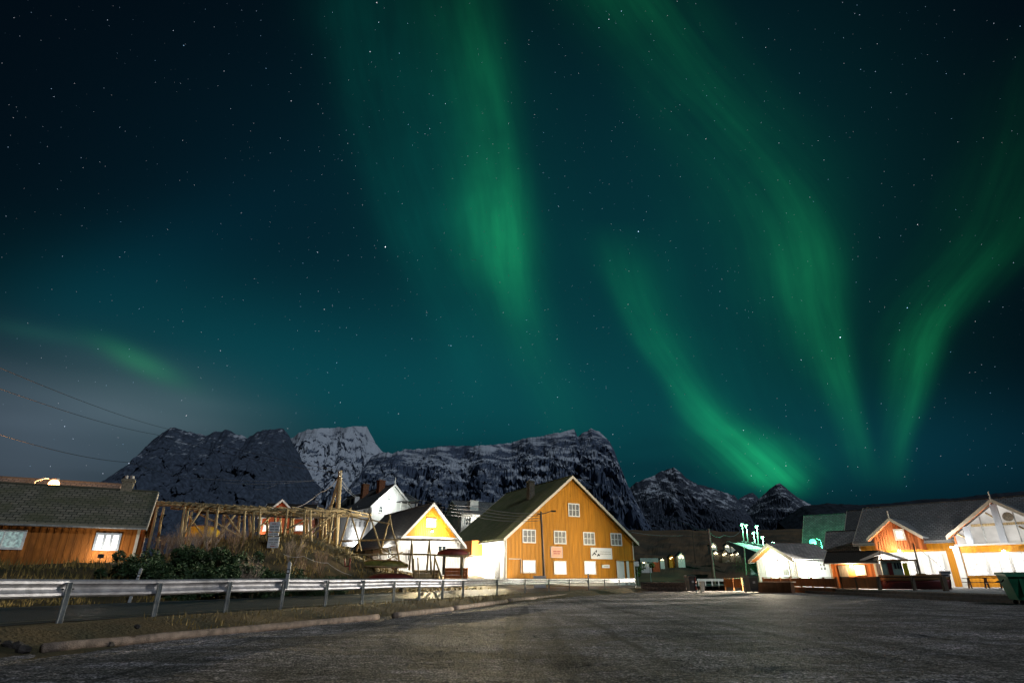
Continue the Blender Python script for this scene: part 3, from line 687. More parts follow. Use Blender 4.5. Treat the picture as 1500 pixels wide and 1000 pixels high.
# ------------------------------------------------------------------ left cottage
def along(A, d, s): return (A[0]+d[0]*s, A[1]+d[1]*s)
def unit(d): l = math.hypot(*d); return (d[0]/l, d[1]/l)
dC = unit((5.4, 3.0)); AC = along((-21.2, 34.0), dC, -15)
zC = hit(AC, dC, 205, 770)[1]
cott = House('cottage', 'low ochre plank cottage with dark slate roof beside the road, lit window at its corner', AC, dC, 15, 7.4, .9, zC, zC+2.15, 'x', 'ochre_old', 'slate', 'cream', .35, .32)
cott.win_px('front', -60, 37, 774.5, 804, nx=3, ny=1, pane='dimpane', frame='white', label='white framed window with green lit lace curtain')
cott.win_px('front', 138, 176, 780, 806, nx=3, ny=1, pane='litpane', frame='greypost', bar=.13, label='bright lit three pane window')
s_, z_ = cott.hit('front', 203, 712); cott.chimney(13.6, 3.9, zC+1.2, zC+3.05, .62, 'greybrick', 2)
p = cott.world('front', cott.hit('front', 155, 806)[0], 1.0, 0)
fl = thing('flood_lamp', 'small white floodlight on the grass below the lit cottage window', 'lamp', (p.x+.45, p.y-.95, gz(p.x+.45, p.y-.95)), math.atan2(dC[1], dC[0]))
MB().box(-.15, .15, -.05, .05, .02, .08).path([(0, 0, -.4), (0, 0, .3)], .025, 6).build('stand', 'black', fl)
MB().box(-.14, .14, -.07, .06, .3, .5).build('lamp_housing', 'black', fl); MB().box(-.12, .12, .062, .075, .32, .48).build('lens', 'lampwhite', fl)
lamp(fl, (0, .3, .5), 60, (1, .93, .78), .06)
# darker house behind with a higher ridge
dB = dC; AB = along(AC, (-dB[1], dB[0]), 14); AB = along(AB, dB, -8)
zb = hit(along(AB, (-dB[1], dB[0]), 3), dB, 175, 713)[1]; sB = hit(along(AB, (-dB[1], dB[0]), 3), dB, 177, 713)[0]
House('dark_house', 'house with plain dark roof standing behind the slate roofed cottage', AB, dB, sB-.3, 6, .9, zb-2.2, zb, 'x', 'ochre_old', 'darkroof', 'cream', .3, .4)

# ------------------------------------------------------------------ white manor house
dM = unit((.80, .60)); AM = tuple(at(543, 770, 84).xy); 
zM = hit(AM, dM, 543, 739)[1]; sR = hit(AM, dM, 602, 745)[0]; zA = hit(AM, dM, 572, 711)[1]
man = House('manor_house', 'tall white timber house with two brick chimneys and gable facing the slope', AM, dM, sR, 17, 4.0, zM, zA, 'y', 'white', 'darkroof', 'white', .5, .25, sink=4)
for x0, x1, y0, y1 in ((567, 573, 723, 734), (554, 561, 740, 751), (554, 561, 760, 771)):
    man.win_px('front', x0, x1, y0, y1, nx=2, ny=2, pane='glass', edge=.14)
for x0, x1 in ((538.5, 541), (532.5, 536), (526, 529), (520.5, 523.5)):
    man.win_px('left', x0, x1, 741.5, 753, nx=2, ny=2, pane='glass', edge=.12)
for x0, x1 in ((533, 536), (526, 529), (520, 523), (514, 517)):
    man.win_px('left', x0, x1, 762, 772, nx=2, ny=2, pane='glass', edge=.12)
man.slab('balcony', 'front', sR*.62, sR+.4, zM-1.0, zM-.85, .02, 1.3, 'white'); man.slab('balcony_roof', 'front', sR*.6, sR+.5, zM+.6, zM+.72, .02, 1.4, 'darkroof')
b = MB()
for s in (sR*.63, sR*.8, sR+.3): c = man.P('front', s, zM-.84, 1.25); b.box(c.x-.05, c.x+.05, c.y-.05, c.y+.05, zM-.84, zM+.6)
c = man.P('front', 0, 0, 1.25); b.box(sR*.63, sR+.3, c.y-.03, c.y+.03, zM-.05, zM+.02); b.build('balcony_railing', 'white', man.o)
man.chimney(sR*.5-.6, 3.2, zA-1.2, zA+1.15, .95, 'brick', 2); man.chimney(sR*.5-.9, 8.5, zA-1.2, zA+1.2, .95, 'brick', 2)
# dormer on the road side slope
dz0, dz1 = zM+.7, zM+2.2
dm = MB(); dm.box(.9, 3.2, 9.0, 12.5, dz0, dz1); do = dm.build('dormer', 'white', man.o)
MB().prism([(.5, dz1+.02), (3.4, dz1+.75), (3.4, dz1+.9), (.5, dz1+.17)], 8.7, 12.8).build('dormer_roof', 'greyroof', do)
for yy in (9.9, 11.6): MB().box(.86, .895, yy-.5, yy+.5, dz0+.35, dz1-.25).build('dormer_window', 'glass', do)
zt = zA; MB().path([(sR/2, -.4, zA), (sR/2, -.4, zA+1.2)], [.09, .03], 6).build('finial', 'white', man.o)
# its lower side wing
dW = dM; AW = along(along(AM, dM, sR+.05), (-dM[1], dM[0]), 3.5)
House('manor_wing', 'small white wing with hipped slate roof joined to the tall white house', AW, dW, hit(AW, dW, 607, 735)[0], 7, 4.0, hit(AW, dW, 602, 732)[1], hit(AW, dW, 592, 719)[1], 'x', 'white', 'darkroof', 'white', .4, .25, sink=4)

# ------------------------------------------------------------------ white house up behind the ochre warehouse
AH = tuple(at(676, 756, 99).xy); dH = unit((.9, .45))
zH = hit(AH, dH, 690, 752)[1]
hb = House('white_house', 'white house with grey roof peeping out behind the big ochre warehouse', AH, dH, 9, 8, 3, zH, zH+2.3, 'x', 'white', 'greyroof', 'white', .3, .25, sink=4)
wall_lamp(hb, 'front', 2.2, zH-.6, 260, 'lantern on the white house behind the warehouse', light_out=.8)
hb.chimney(2.6, 1.5, zH-.5, zH+2.3, 1.5, 'white', 1)
for s in (1.2, 3.4): hb.window('front', s, zH-1.3, .9, 1.0)
# ------------------------------------------------------------------ orange house behind the racks
dO = unit((.97, .24)); AO = tuple(at(380, 780, 62).xy)
sO = hit(AO, dO, 452, 775)[0]; zO = hit(AO, dO, 400, 752)[1]
oh = House('orange_house', 'orange red house with white gable boards behind the drying racks', AO, dO, sO, 8, 2.5, hit(AO, dO, 380, 757)[1], hit(AO, dO, 380, 757)[1]+1.6, 'x', 'redwall', 'brownroof', 'white', .3, .2, sink=3)
# front cross gable
s0, za = hit(AO, dO, 415, 735); s1, zb = hit(AO, dO, 399, 747); s2, _ = hit(AO, dO, 431, 747); hw = s0-s1
g = MB(); g.prism([(s0-hw, 2.5), (s0+hw, 2.5), (s0+hw, zb), (s0, za-.1), (s0-hw, zb)], -.6, .02); go = g.build('gable', 'redwall', oh.o)
for e in (-1, 1):
    MB().prism([(s0, za), (s0, za+.2), (s0+e*(hw+.4), zb-.2), (s0+e*(hw+.4), zb-.42)], -.9, 3.0).build('gable_roof', 'white', go)
oh.win_px('front', 385, 400, 768, 778, nx=2, ny=1, pane='litpane'); oh.win_px('front', 432, 446, 768, 778, nx=2, ny=1, pane='litpane')
wall_lamp(oh, 'front', hit(AO, dO, 381, 772)[0]+.3, 3.9, 900, 'lit lantern on the orange house behind the racks')

# ------------------------------------------------------------------ small ochre gable house
dS = unit((.86, .51)); AS = tuple(at(583, 812, 62).xy)
sS = hit(AS, dS, 673, 800)[0]; zS = hit(AS, dS, 590, 787)[1]; zSa = hit(AS, dS, 633, 740)[1]
sm = House('gabled_boathouse', 'small house with ochre gable over a white lower wall, lamp under its gable window', AS, dS, sS, 15, .2, zS-.3, zSa, 'y', 'white', 'darkroof', 'white', .55, .2, sink=1.5)
gb = MB(); 
def gable_panel(h, z_from, m, pitch=.2, out=.05):
    n = int(h.W/pitch); b = MB(); cols = []
    for i in range(n):
        a, c = i*h.W/n, (i+1)*h.W/n; g_ = (c-a)*.16; cols += [(a, out), (a+g_, out), (a+g_+.004, out+.03), (c, out+.03)]
    if not any(abs(c[0]-h.W/2) < 1e-4 for c in cols): cols.append((h.W/2, out+.03)); cols.sort()
    for (s0_, o0), (s1_, o1) in zip(cols[:-1], cols[1:]):
        t0, t1 = h.top('front', s0_)-.01, h.top('front', s1_)-.01
        if t0 <= z_from and t1 <= z_from: continue
        t0, t1 = max(t0, z_from), max(t1, z_from)
        b.quad(h.P('front', s0_, z_from, o0), h.P('front', s1_, z_from, o1), h.P('front', s1_, t1, o1), h.P('front', s0_, t0, o0))
    return b.build('gable_boards', m, h.o, weld=True)
gable_panel(sm, zS+.15, 'ochre'); sm.slab('sill_band', 'front', -.2, sS+.2, zS+.02, zS+.17, .02, .14, 'white')
fo = sm.win_px('front', 624, 638, 759, 772, nx=3, ny=2, pane='dimpane', frame='white', edge=.16); fo.location = (0, -.065, 0)
for x0, x1, y0, y1 in ((596, 603, 803, 822), (640, 654, 798, 816)): sm.win_px('front', x0, x1, y0, y1, nx=2, ny=2, pane='glass')
for s in (2.5, 5.5, 8.5, 11.5): sm.window('left', s, zS-1.3, .9, 1.2, 2, 2, 'glass')
sl_lamp = wall_lamp(sm, 'front', hit(AS, dS, 632, 777)[0], zS+.75, 1500, 'bright lantern under the window of the small ochre gable', light_out=.7)

# ------------------------------------------------------------------ big ochre warehouse
dY = unit((15.2, 8.0)); tL = at(741, 840, 66); AY = tuple(tL.xy)
sY = hit(AY, dY, 928, 820)[0]; zY = hit(AY, dY, 742, 790)[1]+.25; zYa = hit(AY, dY, 841, 701)[1]
zYr = (hit(AY, dY, 928, 793)[1]+zY)/2
ware = House('warehouse', 'big ochre plank warehouse with tall gable, white windows and mossy dark roof', AY, dY, sY, 16.4, .1, zYr, zYa, 'y', 'ochre', 'turf', 'cream', .55, .17, walls={'left': 'white'}, thick=.2)  # left wall coloured white for lamp glare on its ochre boards
YW = dict(nx=3, ny=2, pane='netcurtain', frame='white', bar=.09, edge=.12)
for q in ((832, 848.5, 737, 756.5), (765, 784.5, 775, 795), (811, 829, 777, 796.5), (854, 871, 779, 798), (894, 910.5, 780.5, 799)):
    ware.win_px('front', *q, **YW)
for q in ((765.5, 784.5, 820, 839), (811, 829.5, 821, 841), (855.5, 872.5, 821, 841)):
    ware.win_px('front', *q, nx=2, ny=1, pane='litpane', frame='white', bar=.06, edge=.14)
# doorway under the overhang at the corner
s0, z0 = ware.hit('front', 904, 848); s1, z1 = ware.hit('front', 913, 821); s2, _ = ware.hit('front', 916, 821); s3, _ = ware.hit('front', 919.5, 821)
dr = ware.slab('door', 'front', s0, s1, .12, z1, .024, .1, 'white'); dr['label'] = 'white door at the warehouse corner'
MB().path([ware.P('front', s1-.15, 1.1, .1), ware.P('front', s1-.15, 1.1, .17)], .03, 6).build('handle', 'black', dr)
ware.slab('door_post', 'front', s2, s3, .12, z1, .024, .16, 'white')
ware.slab('porch_soffit', 'front', s0-.1, sY+.05, z1+.03, z1+.12, .024, .3, 'ochre')
# lower corner recess shown by a darker strip: the downpipe and the white conduit on the front
sp0, zp = ware.hit('front', 743.5, 818); sp1, _ = ware.hit('front', 762.5, 818)
MB().path([ware.P('front', sp0+.12, zp, .07), ware.P('front', sp1, zp, .07), ware.P('front', sp1, ware.hit('front', 762, 839)[1], .07)], .06, 6).build('conduit', 'cream', ware.o)
MB().path([ware.P('left', .25, zYr-.2, .1), ware.P('left', .25, .1, .1)], .06, 6).build('downpipe', 'white', ware.o)
ware.slab('side_door', 'left', 1.5, 2.6, .3, 2.6, .024, .07, 'netcurtain')
MB().box(-1.4, -.025, 6.0, 16.0, zYr-1.7, zYr-.05).build('upper_lean_to', 'ochre_old', ware.o)
# pale strip added along the front base in place of passing light trails
ware.slab('trail_strip', 'front', -.02, sY+.02, .02, .42, .024, .08, 'concrete')
cx = ware.W/2-2.6; cy = 5.2; zc = ware.zev+(ware.zr-ware.zev)*(1-abs(2*cx/ware.W-1))
ware.chimney(cx, cy, zc-.3, zc+2.3, .75, 'greybrick', 1)
MB().box(ware.W/2+4.6, ware.W/2+5.2, 3, 3.6, ware.zev+(ware.zr-ware.zev)*.4-.3, ware.zev+(ware.zr-ware.zev)*.4+1.1).build('roof_vent', 'greybrick', ware.o)
# signs on the front: lettering too small to read, so strokes stand for the lines
def wall_sign(h, name, label, q, m, lines, extra=None):
    cx, cy = (q[0]+q[1])/2, (q[2]+q[3])/2
    s0, _ = h.hit('front', q[0], cy); s1, _ = h.hit('front', q[1], cy); _, z1 = h.hit('front', cx, q[2]); _, z0 = h.hit('front', cx, q[3])
    p = h.world('front', s0, z0, .08); t = thing(name, label, 'sign', p, math.atan2(h.d[1], h.d[0])); w, hh = s1-s0, z1-z0
    MB().box(0, w, -.02, .02, 0, hh).build('sign_board', m, t)
    f = MB()
    for a in ((-.03, w+.03, -.03, 0), (-.03, w+.03, hh, hh+.03), (-.03, 0, 0, hh), (w, w+.03, 0, hh)): f.box(a[0], a[1], -.03, .03, a[2], a[3])
    f.build('sign_frame', 'sign', t)
    for zr_, x0, x1, th, mm_, pat in lines:
        b = MB(); x = x0*w; i = 0
        while x < x1*w:
            lw = (th*hh)*(.45+.4*((i*7) % 5)/5)
            if pat and (i % pat) == pat-1: x += lw*.7
            b.box(x, min(x+lw*.8, w*.97), -.026, -.0205, zr_*hh-th*hh/2*(.8+.2*((i*3) % 2)), zr_*hh+th*hh/2); x += lw*1.05; i += 1
        b.build('lettering', mm_, t)
    if extra: extra(t, w, hh)
    return t
wall_sign(ware, 'wall_sign', 'square salmon sign with two lines of red lettering on the warehouse', (806.5, 823, 800.5, 816), 'pinksign', [(.56, .2, .8, .13, 'redink', 6), (.36, .22, .78, .11, 'redink', 7)])
def peaks(t, w, hh):
    b = MB()
    for pts in ([(.05, .28), (.16, .55), (.22, .38)], [(.28, .22), (.35, .42), (.40, .3)]):
        P_ = [Vector((a*w, -.03, c*hh)) for a, c in pts]; b.path(P_, [.03, .09, .06], 5)
    b.path([(.235*w, -.03, .62*hh), (.27*w, -.03, .80*hh)], [.1, .04], 5)
    b.build('emblem', 'ink', t)
wall_sign(ware, 'banner_sign', 'long white sign with black mountain strokes and thin grey lettering on the warehouse', (865, 895.5, 802.5, 818), 'sign', [(.66, .45, .93, .05, 'greyink', 9), (.46, .42, .95, .07, 'greyink', 12)], peaks)
wall_sign(ware, 'small_plate', 'small blank white plate on the warehouse left of its door', (881.5, 892, 827, 831), 'sign', [(.5, .2, .8, .25, 'greyink', 5)])
wl = wall_lamp(ware, 'left', 3.6, zYr-1.1, 3000, 'bright lantern on the side wall of the warehouse', light_out=1.1)
wall_lamp(ware, 'left', 8.5, 2.4, 1500, 'lantern under the side lean-to of the warehouse', light_out=.8)
wall_lamp(sm, 'left', 2.2, zS-.55, 500, 'lantern on the long side wall of the small gabled house', light_out=.9)
wall_lamp(man, 'left', 5.0, 5.6, 1000, 'lantern low on the long side wall of the white manor', (.92, .95, 1), light_out=1.0)
wall_lamp(man, 'front', sR*.25, zM+.9, 520, 'lantern beside the gable windows of the white manor', (.9, 1, .95), light_out=1.4)
wr = Matrix.Rotation(-(math.atan2(ware.d[1], ware.d[0])-math.pi/2), 3, 'Z')
lamp(wl, (0, -.5, -.1), 48000, (1, .78, .40), .12, 'SPOT', aim=wr @ (Vector((-17, 41, 2.5))-wl.location), cone=75, blend=.6)  # strong beam added to this lantern to light the drying racks
sr_ = Matrix.Rotation(-math.atan2(sm.d[1], sm.d[0]), 3, 'Z')
lamp(sl_lamp, (0, -.6, -.1), 22000, (1, .78, .40), .12, 'SPOT', aim=sr_ @ (Vector((-17, 41, 2.8))-sl_lamp.location), cone=62, blend=.6)  # extra beam put in here to brighten the racks
# ------------------------------------------------------------------ right hand harbour buildings
DK = .12
# restaurant: long body with two cross gables facing the lot
dR = unit((.646, -.763)); AR0 = tuple(at(1455, 800, 54).xy)
def rh(px, py): return hit(AR0, dR, px, py)
sl, zev = rh(1258, 795); sr = rh(1560, 800)[0]
nR = (-dR[1], dR[0]); ridgeA = along(AR0, nR, 4.5); zrd = hit(ridgeA, dR, 1380, 739)[1]
AR = along(AR0, dR, sl)
zevr = rh(1370, 789)[1]
rest = House('restaurant', 'long rust orange harbour restaurant with slate roof, glass gable and white trim', AR, dR, sr-sl, 9, DK-.1, zevr, zrd, 'x', 'ochre', 'midroof', 'cream', .5, .24, cat='building', thick=.2, ovy=.4)
def gable_front(h, px_l, px_a, px_r, y_l, y_a, y_r, depth, wallm, back, name, roof='darkroof', low=None, glass=False):
    """a cross gable standing forward of the front wall"""
    A2 = along(h.A, h.n, -depth)
    s0, z0 = hit(A2, h.d, px_l, y_l); sa, za = hit(A2, h.d, px_a, y_a); s1, z1 = hit(A2, h.d, px_r, y_r)
    sa = (s0+s1)/2 if abs(sa-(s0+s1)/2) < .4 else sa; ze = (z0+z1)/2
    return s0, sa, s1, ze, za
def cross_gable(h, s0, sa, s1, ze, za, depth, back, wallm, zlow, roofm, trim, ov=.45, pitch=.24, glass=None):
    g = thing_part = bpy.data.objects.new('cross_gable', None)
    # front face boards
    n = int((s1-s0-2*ov)/pitch); b = MB(); cols = []; x0, x1 = s0+ov, s1-ov; sl_ = (za-ze)/(sa-s0)
    topz = lambda s: za - abs(s-sa)*sl_ - .02
    for i in range(n):
        a, c = x0+i*(x1-x0)/n, x0+(i+1)*(x1-x0)/n; q = (c-a)*.16; cols += [(a, 0), (a+q, 0), (a+q+.004, .03), (c, .03)]
    cols.append((sa, .03)); cols.sort()
    for (a, o0), (c, o1) in zip(cols[:-1], cols[1:]): b.quad((a, -depth-o0, zlow), (c, -depth-o1, zlow), (c, -depth-o1, topz(c)), (a, -depth-o0, topz(a)))
    face = b.build('gable_wall', wallm, h.o, weld=True) if not glass else None
    for x in (x0, x1): MB().box(x-.06, x+.06, -depth-.01, -.0, zlow, topz(x)-.05).build('gable_side', wallm, h.o)
    rf = MB(); th = .2
    for e, se in ((-1, s0), (1, s1)):
        L = math.hypot(se-sa, za-ze)
        a, b_ = Vector((sa, 0, za)), Vector((se, 0, za-abs(se-sa)*sl_))
        r0, r1 = -depth-.7, back
        lo = [Vector((a.x, r0, a.z)), Vector((b_.x, r0, b_.z)), Vector((b_.x, r1, b_.z)), Vector((a.x, r1, a.z))]; up = [q+Vector((0, 0, th)) for q in lo]
        rf.quad(*up, [(0, 0), (0, L), (r1-r0, L), (r1-r0, 0)]); rf.quad(*lo, [(0, 0), (0, L), (r1-r0, L), (r1-r0, 0)])
        for i in range(4): rf.quad(lo[i], lo[(i+1) % 4], up[(i+1) % 4], up[i], [(0, 0), (.1, 0), (.1, .1), (0, .1)])
    ro = rf.build('gable_roof', roofm, h.o, weld=True)
    for e, se in ((-1, s0), (1, s1)):
        zz = za-abs(se-sa)*sl_; bb = MB()
        v = [Vector((sa, -depth-.703, za-.08)), Vector((se, -depth-.703, zz-.08)), Vector((se, -depth-.703, zz+th+.04)), Vector((sa, -depth-.703, za+th+.04))]; w = [q-Vector((0, .06, 0)) for q in v]
        bb.quad(*v); bb.quad(*w)
        for i in range(4): bb.quad(v[i], v[(i+1) % 4], w[(i+1) % 4], w[i])
        bb.build('bargeboard', trim, h.o, weld=True)
        sf = MB(); i0 = [Vector((sa, -depth-.68, za-.01)), Vector((se, -depth-.68, zz-.01)), Vector((se, -depth-.05, zz-.01)), Vector((sa, -depth-.05, za-.01))]
        sf.quad(*i0); sf.build('soffit', 'rust', h.o)
    MB().path([(sa, -depth-.74, za+.1), (sa, -depth-.74, za+.85)], [.07, .05], 6).build('finial', 'cream', h.o)
    return ro
# west gable, boarded
s0, sa, s1, ze, za = gable_front(rest, 1275, 1306, 1354.5, 793, 762, 788, 1.2, 'rust', 0, 'g')
sl_w = min(sa-s0, s1-sa)
cross_gable(rest, sa-sl_w*1.02, sa, sa+sl_w*1.02, ze, za, 1.2, 4.4, 'rust', ze-.9, 'midroof', 'cream')
def face_hit(dep, px, py): return hit(along(rest.A, rest.n, -dep), rest.d, px, py)
def rest_window(dep, q, **k):
    cx, cy = (q[0]+q[1])/2, (q[2]+q[3])/2; s0_ = face_hit(dep, q[0], cy)[0]; s1_ = face_hit(dep, q[1], cy)[0]; z1_ = face_hit(dep, cx, q[2])[1]; z0_ = face_hit(dep, cx, q[3])[1]
    e = k.get('edge', .12); o = rest.window('front', (s0_+s1_)/2, (z0_+z1_)/2, s1_-s0_-2*e, z1_-z0_-2*e, **k); o.location = (0, -dep, 0); return o
rest_window(1.2, (1310, 1326, 774, 791), nx=1, ny=1, pane='shoppane', frame='cream', edge=.16)
# east gable, glazed
dep = 2.2
s0, sa, s1, ze, za = gable_front(rest, 1390, 1455, 1530, 789, 735, 783, dep, 'rust', 0, 'g')
hw = (sa-s0)
cross_gable(rest, sa-hw, sa, sa+hw, ze, za, dep, 4.4, 'rust', ze-.6, 'midroof', 'cream', glass=True)
slg = (za-ze)/hw; zs = face_hit(dep, 1455, 795)[1]
tz = lambda s: za-abs(s-sa)*slg-.12
b = MB(); xs2 = [sa-hw+.5, sa, sa+hw-.5]
b.v += [Vector((xs2[0], -dep+.1, zs)), Vector((xs2[2], -dep+.1, zs)), Vector((xs2[2], -dep+.1, max(zs+.1, tz(xs2[2])))), Vector((sa, -dep+.1, tz(sa))), Vector((xs2[0], -dep+.1, max(zs+.1, tz(xs2[0]))))]; b.f.append((0, 1, 2, 3, 4))
b.build('gable_glazing', 'glasshall', rest.o)
def post(name, s_, z0, z1, w, o0, o1, m): MB().box(s_-w/2, s_+w/2, -dep-o1, -dep-o0, z0, z1).build(name, m, rest.o)
for f in (-.62, -.02, .56): s_ = sa+hw*f; post('gable_post', s_, zs, tz(s_), .5, -.02, .18, 'greypost')
for f in (-.33, .27): s_ = sa+hw*f; post('mullion', s_, zs, tz(s_), .09, -.03, .05, 'poststeel')
for f0, f1 in ((-.52, -.02), (.02, .5)): MB().box(sa+hw*f0, sa+hw*f1, -dep-.03, -dep+.06, zs+(za-zs)*.42, zs+(za-zs)*.42+.22).build('tie_beam', 'pole', rest.o)
for f0, f1, za_, zb_ in ((-.85, -.62, .3, .1), (.3, .56, .38, .12), (-.2, -.05, .75, .6)):
    MB().path([(sa+hw*f0, -dep-.01, zs+(za-zs)*za_), (sa+hw*f1, -dep-.01, zs+(za-zs)*zb_)], .08, 5).build('brace', 'pole', rest.o)
MB().path([(sa+hw*.17, -dep-.06, zs+(za-zs)*.62), (sa+hw*.17, -dep+.0, zs+(za-zs)*.62)], .38, 16).build('round_clock', 'greybrick', rest.o)
MB().box(sa-hw+.3, sa+hw-.3, -dep-.14, -dep+.04, zs-.16, zs).build('sill_band', 'white', rest.o)
# boarded apron below the glass, then a glazed ground floor
zap = face_hit(dep, 1450, 808)[1]
b = MB(); x0, x1 = sa-hw+.55, sa+hw-.55; n = 60
cols = []
for i in range(n): a, c = x0+i*(x1-x0)/n, x0+(i+1)*(x1-x0)/n; cols += [(a, 0), (a+.04, 0), (a+.045, .03), (c, .03)]
for (a, o0), (c, o1) in zip(cols[:-1], cols[1:]): b.quad((a, -dep-o0, zap), (c, -dep-o1, zap), (c, -dep-o1, zs-.162), (a, -dep-o0, zs-.162))
b.build('apron_boards', 'ochre', rest.o, weld=True)
for i in range(4):
    a = x0+.25+i*(x1-x0-.3)/4; w = (x1-x0-.3)/4-.25
    o = rest.window('front', a+w/2, (DK+.9+zap)/2, w, zap-DK-1.2, 2, 2, 'shoppane', 'white', .06, .12); o.location = (0, -dep, 0)
MB().box(x0, x1, -dep-.03, -dep+.05, DK-.1, DK+.78).build('low_wall', 'ochre', rest.o)
for s_ in (x0-.2, x1+.2): MB().box(s_-.22, s_+.22, -dep-.3, -dep+.1, DK-.1, zs-.17).build('porch_post', 'white', rest.o)
# ground floor of the long body
zt = rh(1340, 812)[1]
for q in ((1277, 1292), (1295, 1308), (1312, 1326), (1330, 1344), (1350, 1363), (1366, 1384)):
    s0_, s1_ = [hit(rest.A, rest.d, a, 825)[0] for a in q]
    o = rest.window('front', (s0_+s1_)/2, (DK+.75+zt)/2, s1_-s0_-.24, zt-DK-.95, 3, 3, 'shoppane', 'white', .05, .12); o.location = (0, -.03, 0)
rest.slab('glare_slab', 'front', .1, hit(rest.A, rest.d, 1392, 830)[0], DK-.05, zt+.25, .024, .05, 'white')  # white slab stands in for lamp glare on the ochre lower wall
LW = (1, .97, .92); GW = (.86, 1, .82)
wall_lamp(rest, 'front', hit(rest.A, rest.d, 1318, 806)[0], hit(rest.A, rest.d, 1318, 806)[1], 800, 'lit lantern under the boarded gable of the restaurant', LW, light_out=1.6)
p0 = face_hit(dep+.25, 1393, 801)
for lab, pxs, pys in (('lit lantern on the corner post of the glass gable', 1395, 801), ('lit lantern on the boards under the glass gable', 1470, 806)):
    s_, z_ = face_hit(dep+.3, pxs, pys); o = wall_lamp(rest, 'front', s_, z_, 500, lab, LW, light_out=1.2)
    o.location = rest.world('front', s_, z_, dep+.31 if pxs < 1400 else dep+.02)

    if pxs < 1400:                          # the corner floodlight throws its beam out over the lot
        rot = math.atan2(rest.d[1], rest.d[0]); v = Vector((-14, 43, 0))-o.location
        lv = Matrix.Rotation(-rot, 3, 'Z') @ v
        lamp(o, (0, -.5, 0), 110000, (1, .93, .82), .12, 'SPOT', aim=lv, cone=72, blend=.5)
# bigger roofs behind
def roof_house(name, label, pxl, pyl, pxr, pyr, Y, d, D, drop, roofm, wallm, trim='cream'):
    """house placed by its ridge ends"""
    d = unit(d); n = (-d[1], d[0]); pr = at(pxl, pyl, Y); A = (pr.x, pr.y); L = hit(A, d, pxr, pyr)[0]
    A2 = along(A, n, -D/2); return House(name, label, A2, d, L, D, 0, pr.z-drop, pr.z, 'x', wallm, roofm, trim, .4, .3, cat='house')
roof_house('quay_house', 'tall house with dark green lit roof behind the green street lamp', 1182, 757, 1262, 744, 92, (.8, -.6), 16, 7.0, 'greyroof', 'ochre_old')
roof_house('boat_shed', 'dark steep roofed shed between the green lit roof and the restaurant', 1246, 750, 1292, 742, 80, (.75, -.66), 14, 5.2, 'darkroof', 'ochre_old')
roof_house('grey_roofed_house', 'house with pale grey slate roof behind the little brown hut', 1216, 781, 1300, 772, 72, (.75, -.66), 11, 4.4, 'greyroof', 'white')
# white cabin: gable end turned to the road, long side to the deck
dK = unit((.95, .31)); AK = tuple(at(1170, 842, 58.5).xy)
zKe = hit(AK, dK, 1190, 819)[1]; sK = hit(AK, dK, 1222, 830)[0]; AKm = along(AK, (-dK[1], dK[0]), 2.7); zKr = hit(AKm, dK, 1185, 800.5)[1]
cab = House('white_cabin', 'white cabin with grey slate roof and brown lined gable overhang under a green lamp', AK, dK, sK, 5.4, DK-.2, zKe, zKr, 'x', 'white', 'greyroof', 'cream', .45, .2, cat='cabin', ovy=.75, thick=.22)
cab.win_px('front', 1199, 1210, 823, 836, nx=2, ny=2, pane='netcurtain', frame='white', bar=.12)
cab.slab('door', 'front', hit(AK, dK, 1182, 835)[0], hit(AK, dK, 1191, 835)[0], DK, zKe-.5, .024, .09, 'white')
cab.window('left', 1.5, 1.7, .8, 1.2, 1, 2, 'netcurtain'); cab.slab('gable_door', 'left', 3.4, 4.3, DK, 2.1, .024, .09, 'white')
for e in (0, 1):
    q = [(-.7, 2.7, zKr-.01), (-.7, 2.7+(2*e-1)*3.1, zKe-.45*(zKr-zKe)/2.7-.01+.05), (-.03, 2.7+(2*e-1)*3.1, zKe-.45*(zKr-zKe)/2.7-.01+.05), (-.03, 2.7, zKr-.01)]
    sf = MB(); sf.quad(*q); sf.build('soffit', 'rust', cab.o)
wall_lamp(cab, 'front', sK*.28, zKe-.6, 500, 'white lantern beside the door of the white cabin', GW, light_out=1.0)
o = wall_lamp(cab, 'left', 2.5, zKe-.1, 800, 'white lamp with added beam over the gable door of the white cabin', GW, light_out=1.0)
lv = Matrix.Rotation(-math.atan2(cab.d[1], cab.d[0])+math.pi/2, 3, 'Z') @ (Vector((2, 54, 1.0))-o.location)
lamp(o, (0, -.95, -.1), 24000, (1, .86, .62), .12, 'SPOT', aim=lv, cone=125, blend=.6)  # added beam, brightens the warehouse front and the far lot
# brown hut
dU = unit((.8, -.6)); AU = tuple(at(1219, 844, 51).xy); zU = hit(AU, dU, 1250, 822.5)[1]; sU = hit(AU, dU, 1283, 835)[0]; zUr = hit(along(AU, (-dU[1], dU[0]), 1.7), dU, 1255, 811)[1]
hut = House('ticket_hut', 'little brown plank hut with low tiled roof behind the deck railing', AU, dU, sU, 3.4, DK-.05, zU, zUr, 'x', 'rust', 'brownroof', 'cream', .35, .26, cat='hut')
hut.win_px('front', 1253, 1268, 827, 842, nx=2, ny=2, pane='litpane', frame='cream', bar=.08)
hut.slab('door', 'front', hit(AU, dU, 1229, 835)[0], hit(AU, dU, 1242, 835)[0], DK, zU-.25, .024, .09, 'darkpole')
wall_lamp(hut, 'front', hit(AU, dU, 1247, 826)[0], zU-.3, 320, 'small lantern between door and window of the brown hut', (1, .75, .45), light_out=.5)
